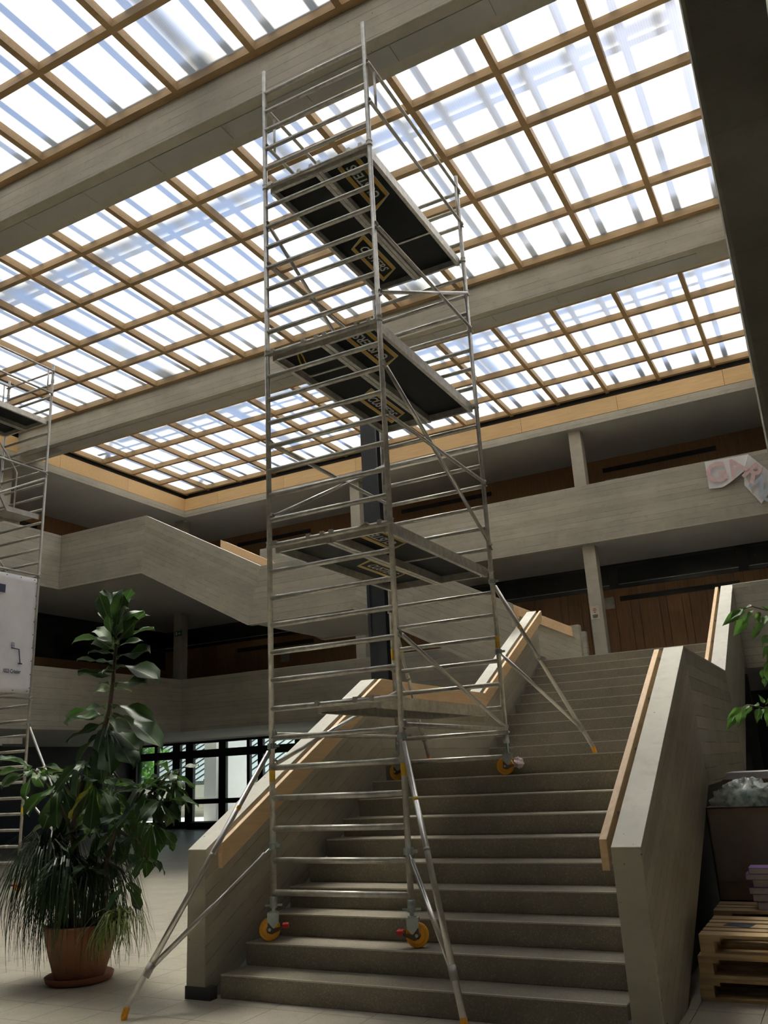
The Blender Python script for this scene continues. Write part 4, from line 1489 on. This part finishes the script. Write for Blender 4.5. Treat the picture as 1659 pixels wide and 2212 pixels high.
def pallet(x, y, z, label, grp, rz=0.0):
    t = root('wooden_pallet', (x, y, z), label, 'pallet', grp)
    R = Matrix.Rotation(rz, 4, 'Z')

    def pp_(name, me, lx, ly, lz):
        o = put(name, me, t)
        m = Matrix.Translation((x, y, z)) @ R @ Matrix.Translation((lx, ly, lz))
        o.matrix_basis = m
        ORIG[o.name] = m
    for ly in (0, .3275, .655):
        pp_('deck_board', deckw, 0, ly, 0)
        for lx in (0, .55, 1.1):
            pp_('block', blk, lx, ly, .022)
    for lx in (0, .5275, 1.055):
        pp_('stringer_board', strb, lx, 0, .10)
    for ly, me in ((0, deckw), (.185, deckb), (.3275, deckw), (.515, deckb), (.655, deckw)):
        pp_('deck_board', me, 0, ly, .122)
    return t


ord_ = ('bottom', 'middle', 'topmost')
for k in range(3):
    pallet(-1.285 + (.0, .015, .045)[k], 7.06 + (.0, .01, .0)[k], .1445 * k, '%s pallet of the front stack against the stair wall' % ord_[k], 'stacked wooden pallets', (.0, .004, -.006)[k])
for k in range(3):
    pallet(-1.30 + .012 * k, 8.10 + .005 * k, .1445 * k, '%s pallet of the back stack, under the tall cardboard box' % ord_[k], 'stacked wooden pallets', .003 * k)
tag(MB().box(-.1, .1, -.07, .07, 0, .001).build('paper_label', 'navy'), 'small dark printed sheet lying on the topmost front pallet', 'paper')
lab = bpy.data.objects['paper_label']
lab.location = (-1.0, 7.47, .4345)
lab.rotation_euler = (0, 0, -.25)
bxr = root('cardboard_box', (-.7, 8.72, .434), 'tall brown cardboard box wrapped in film, standing on the back pallets', 'box')
BX0, BX1, BY0, BY1, BZ0, BZ1 = -1.28, -.12, 8.58, 8.88, .4345, 1.22
bb = MB()
bb.box(BX0, BX1, BY0, BY0 + .012, BZ0, BZ1)
bb.box(BX0, BX1, BY1 - .012, BY1, BZ0, BZ1)
bb.box(BX0, BX0 + .012, BY0, BY1, BZ0, BZ1)
bb.box(BX1 - .012, BX1, BY0, BY1, BZ0, BZ1)
bb.box(BX0, BX1, BY0, BY1, BZ0, BZ0 + .012)
bb.box(BX0, BX1, BY0, BY1, BZ1 - .012, BZ1 - .002)
bb.build('carton', 'card', bxr)
MB().box(BX0 + .02, BX1, BY0 - .006, BY0 - .003, .60, 1.16).build('stretch_film', 'wrap', bxr)
# bundle of teal things in clear plastic lying on the box
bd = root('plastic_bundle', (-.85, 8.72, BZ1), 'bundle in shiny crumpled clear plastic lying on the cardboard box', 'bag')


def blob(c, r, n1=26, n2=14, rough=.12, seed=1):
    rnd = random.Random(seed)
    mb = MB()
    for i in range(n2 + 1):
        th = math.pi / 2 * i / n2
        for j in range(n1):
            ph = 2 * math.pi * j / n1
            k = 1 + rough * rnd.uniform(-1, 1) + .08 * math.sin(5 * ph + 3 * th)
            mb.v.append((c[0] + r[0] * math.sin(th) * math.cos(ph) * k, c[1] + r[1] * math.sin(th) * math.sin(ph) * min(k, 1.0), c[2] + r[2] * math.cos(th) * k))
    for i in range(n2):
        for j in range(n1):
            mb.f.append((i * n1 + j, (i + 1) * n1 + j, (i + 1) * n1 + (j + 1) % n1, i * n1 + (j + 1) % n1))
    return mb


blob((-.93, 8.73, BZ1), (.20, .12, .13), rough=.08, seed=5).build('contents', 'teal', bd, True)
blob((-.93, 8.73, BZ1), (.30, .146, .22), rough=.10, seed=3).build('plastic_sheet', 'film', bd, True)
# another carton further back with papers on top
cb = root('cardboard_box', (-.8, 9.3, 0), 'plain brown cardboard box behind the wrapped bundle', 'box')
MB().box(-1.18, -.1, 9.2, 9.9, 0, 1.44).build('carton', 'card', cb, bevel=.006)
tag(MB().box(-1.14, -.15, 9.22, 9.8, 1.44, 1.50).build('paper_ream', 'pages'), 'flat pale purple stack of papers on the plain cardboard box', 'paper')
# purple books on the back pallets
zb = .434
nm = ('lowest', 'second', 'third', 'fourth', 'fifth', 'topmost')
for k in range(6):
    hgt = (.062, .055, .052, .058, .045, .048)[k]
    ox = (.03, .0, -.02, .015, -.03, .0)[k]
    x0, y0 = -.985 + .03 + ox, 8.17 + (.0, .01, .005, .02, .0, .01)[k]
    bk = root('book', (x0, y0, zb), '%s purple book of the pile lying on the back pallets' % nm[k], 'book', 'purple books on the back pallets')
    MB().box(x0, x0 + .30, y0, y0 + .21, zb, zb + .003).build('cover', 'purple', bk)
    MB().box(x0, x0 + .30, y0, y0 + .21, zb + hgt - .003, zb + hgt).build('cover', 'purple', bk)
    MB().box(x0, x0 + .004, y0, y0 + .21, zb + .003, zb + hgt - .003).build('spine', 'purple', bk)
    MB().box(x0 + .004, x0 + .296, y0 + .004, y0 + .206, zb + .003, zb + hgt - .003).build('pages', 'pages', bk)
    zb += hgt + .0005
# dark sheets leaning upright between the stair wall and the boxes
for k, (y, h_, lab_) in enumerate(((8.93, 1.12, 'thin dark board standing behind the wrapped box, in front of a taller one'), (9.02, 1.2, 'taller thin dark board standing between the two cardboard boxes'))):
    pn = root('leaning_board', (-1.0, y, 0), lab_, 'board')
    bo_ = MB().box(-1.325, -.45, y, y + .018, 0, h_).build('board_sheet', 'black', pn)
    MB().box(-1.329, -1.325, y, y + .018, 0, h_).build('board_edge', 'alu_dull', bo_)
    MB().box(-1.30, -1.296, y - .003, y, 0, h_).build('board_edge', 'alu_dull', bo_)

# ================================================================== SIGNS AND PAPERS
pg = root('paper_banner', (-1.3, YB - .02, 7.4), 'folded white paper banner with painted red and blue letters hanging over the upper parapet', 'banner')
# flat half against the parapet, crease, half that swings down
pA = [at_y(1522, 998, YB - .03), at_y(1532, 1056, YB - .06)]
sh = MB()
nx = 14
top, bot = [], []
for i in range(nx + 1):
    t = i / nx
    u = 1522 + (1617 - 1522) * t
    v = 998 - 17 * t
    ub = 1532 + (1607 - 1532) * t
    vb = 1056 - 8 * t - 31 * max(0, (t - .35) / .65) ** 1.3 * (1 if t < .93 else .97)
    lift = .02 + .16 * max(0, t - .3) ** 1.2
    top.append(at_y(u, v, YB - .02 - lift * .2))
    bot.append(at_y(ub, vb, YB - .03 - lift))
for i in range(nx + 1):
    sh.v += [tuple(top[i]), tuple((top[i] + bot[i]) / 2 + Vector((0, -.012 * math.sin(i), 0))), tuple(bot[i])]
for i in range(nx):
    a = 3 * i
    sh.f += [(a, a + 1, a + 4, a + 3), (a + 1, a + 2, a + 5, a + 4)]
s_ = sh.build('paper_sheet', 'paper', pg, True)
c0, c1 = at_y(1617, 982, YB - .07), at_y(1607, 1020, YB - .16)
d0, d1 = at_y(1683, 1035, YB - .05), at_y(1645, 1088, YB - .05)
m1 = at_y(1608, 1048, YB - .06)
q = MB()
q.v = [tuple(v) for v in (c0, c1, m1, d1, d0, (c0 + d0) / 2, (m1 + d1) / 2)]
q.f = [(0, 1, 2, 6, 5), (5, 6, 3, 4)]
s2_ = q.build('paper_sheet', 'paper', pg)


def on_quad(body, size, p, q_, up_hint, mat):
    xa = (Vector(q_) - Vector(p)).normalized()
    za = xa.cross(Vector(up_hint)).normalized()
    ya = za.cross(xa)
    put('lettering', text_mesh(body, size, mat, 'CENTER', .001, .014), pg, (Vector(p) + Vector(q_)) / 2 + za * .012, basis(xa, ya, za))


gpx = [at_y(1530, 1027, YB - .085), at_y(1566, 1019, YB - .085)]
on_quad('G', .64, gpx[0], gpx[1], (.0, 0, 1), 'pink')
on_quad('A', .56, at_y(1578, 1018, YB - .16), at_y(1602, 1003, YB - .18), (-.35, 0, 1), 'pink')
rup = (c0 - m1).normalized()
on_quad('R', .56, at_y(1612, 1012, YB - .17), at_y(1640, 1035, YB - .15), tuple(Vector((.55, 0, 1))), 'pink')
on_quad('N', .52, at_y(1632, 1040, YB - .15), at_y(1655, 1062, YB - .14), tuple(Vector((.75, 0, 1))), 'blue')
on_quad('O', .40, at_y(1648, 1060, YB - .14), at_y(1672, 1080, YB - .13), tuple(Vector((.75, 0, 1))), 'blue')

nt_ = root('notice', (-4.73, 19.62, 4.97), 'small cream notice with red print taped to the concrete column', 'notice')
MB().box(-4.83, -4.62, 19.622, 19.6295, 4.80, 5.11).build('sheet', pbr('cream_paper', (.55, .48, .36), .7), nt_)
for k, (z, wd, mt) in enumerate(((5.045, .06, 'red'), (5.01, .09, 'red'), (4.965, .05, 'navy'), (4.90, .13, 'joint'), (4.88, .12, 'joint'), (4.86, .13, 'joint'), (4.84, .10, 'joint'))):
    MB().box(-4.725 - wd / 2, -4.725 + wd / 2, 19.620, 19.622, z - .008, z + .008).build('print_line', mt, nt_)
for zc, lab_ in ((8.95, 'dark exit sign on the corner column of the second floor'), (5.95, 'dark exit sign on the corner column of the first floor')):
    es = root('exit_sign', (-17.35, 19.6, zc), lab_, 'sign')
    MB().box(-17.50, -17.24, 19.60, 19.63, zc - .08, zc + .08).build('sign_plate', 'green', es)
    MB().box(-17.46, -17.40, 19.594, 19.60, zc - .05, zc + .05).build('figure_mark', 'logo_white', es)
    MB().prism([(-17.36, zc - .012), (-17.31, zc - .012), (-17.31, zc - .035), (-17.27, zc), (-17.31, zc + .035), (-17.31, zc + .012), (-17.36, zc + .012)], 'y', 19.594, 19.60).build('arrow_mark', 'logo_white', es)
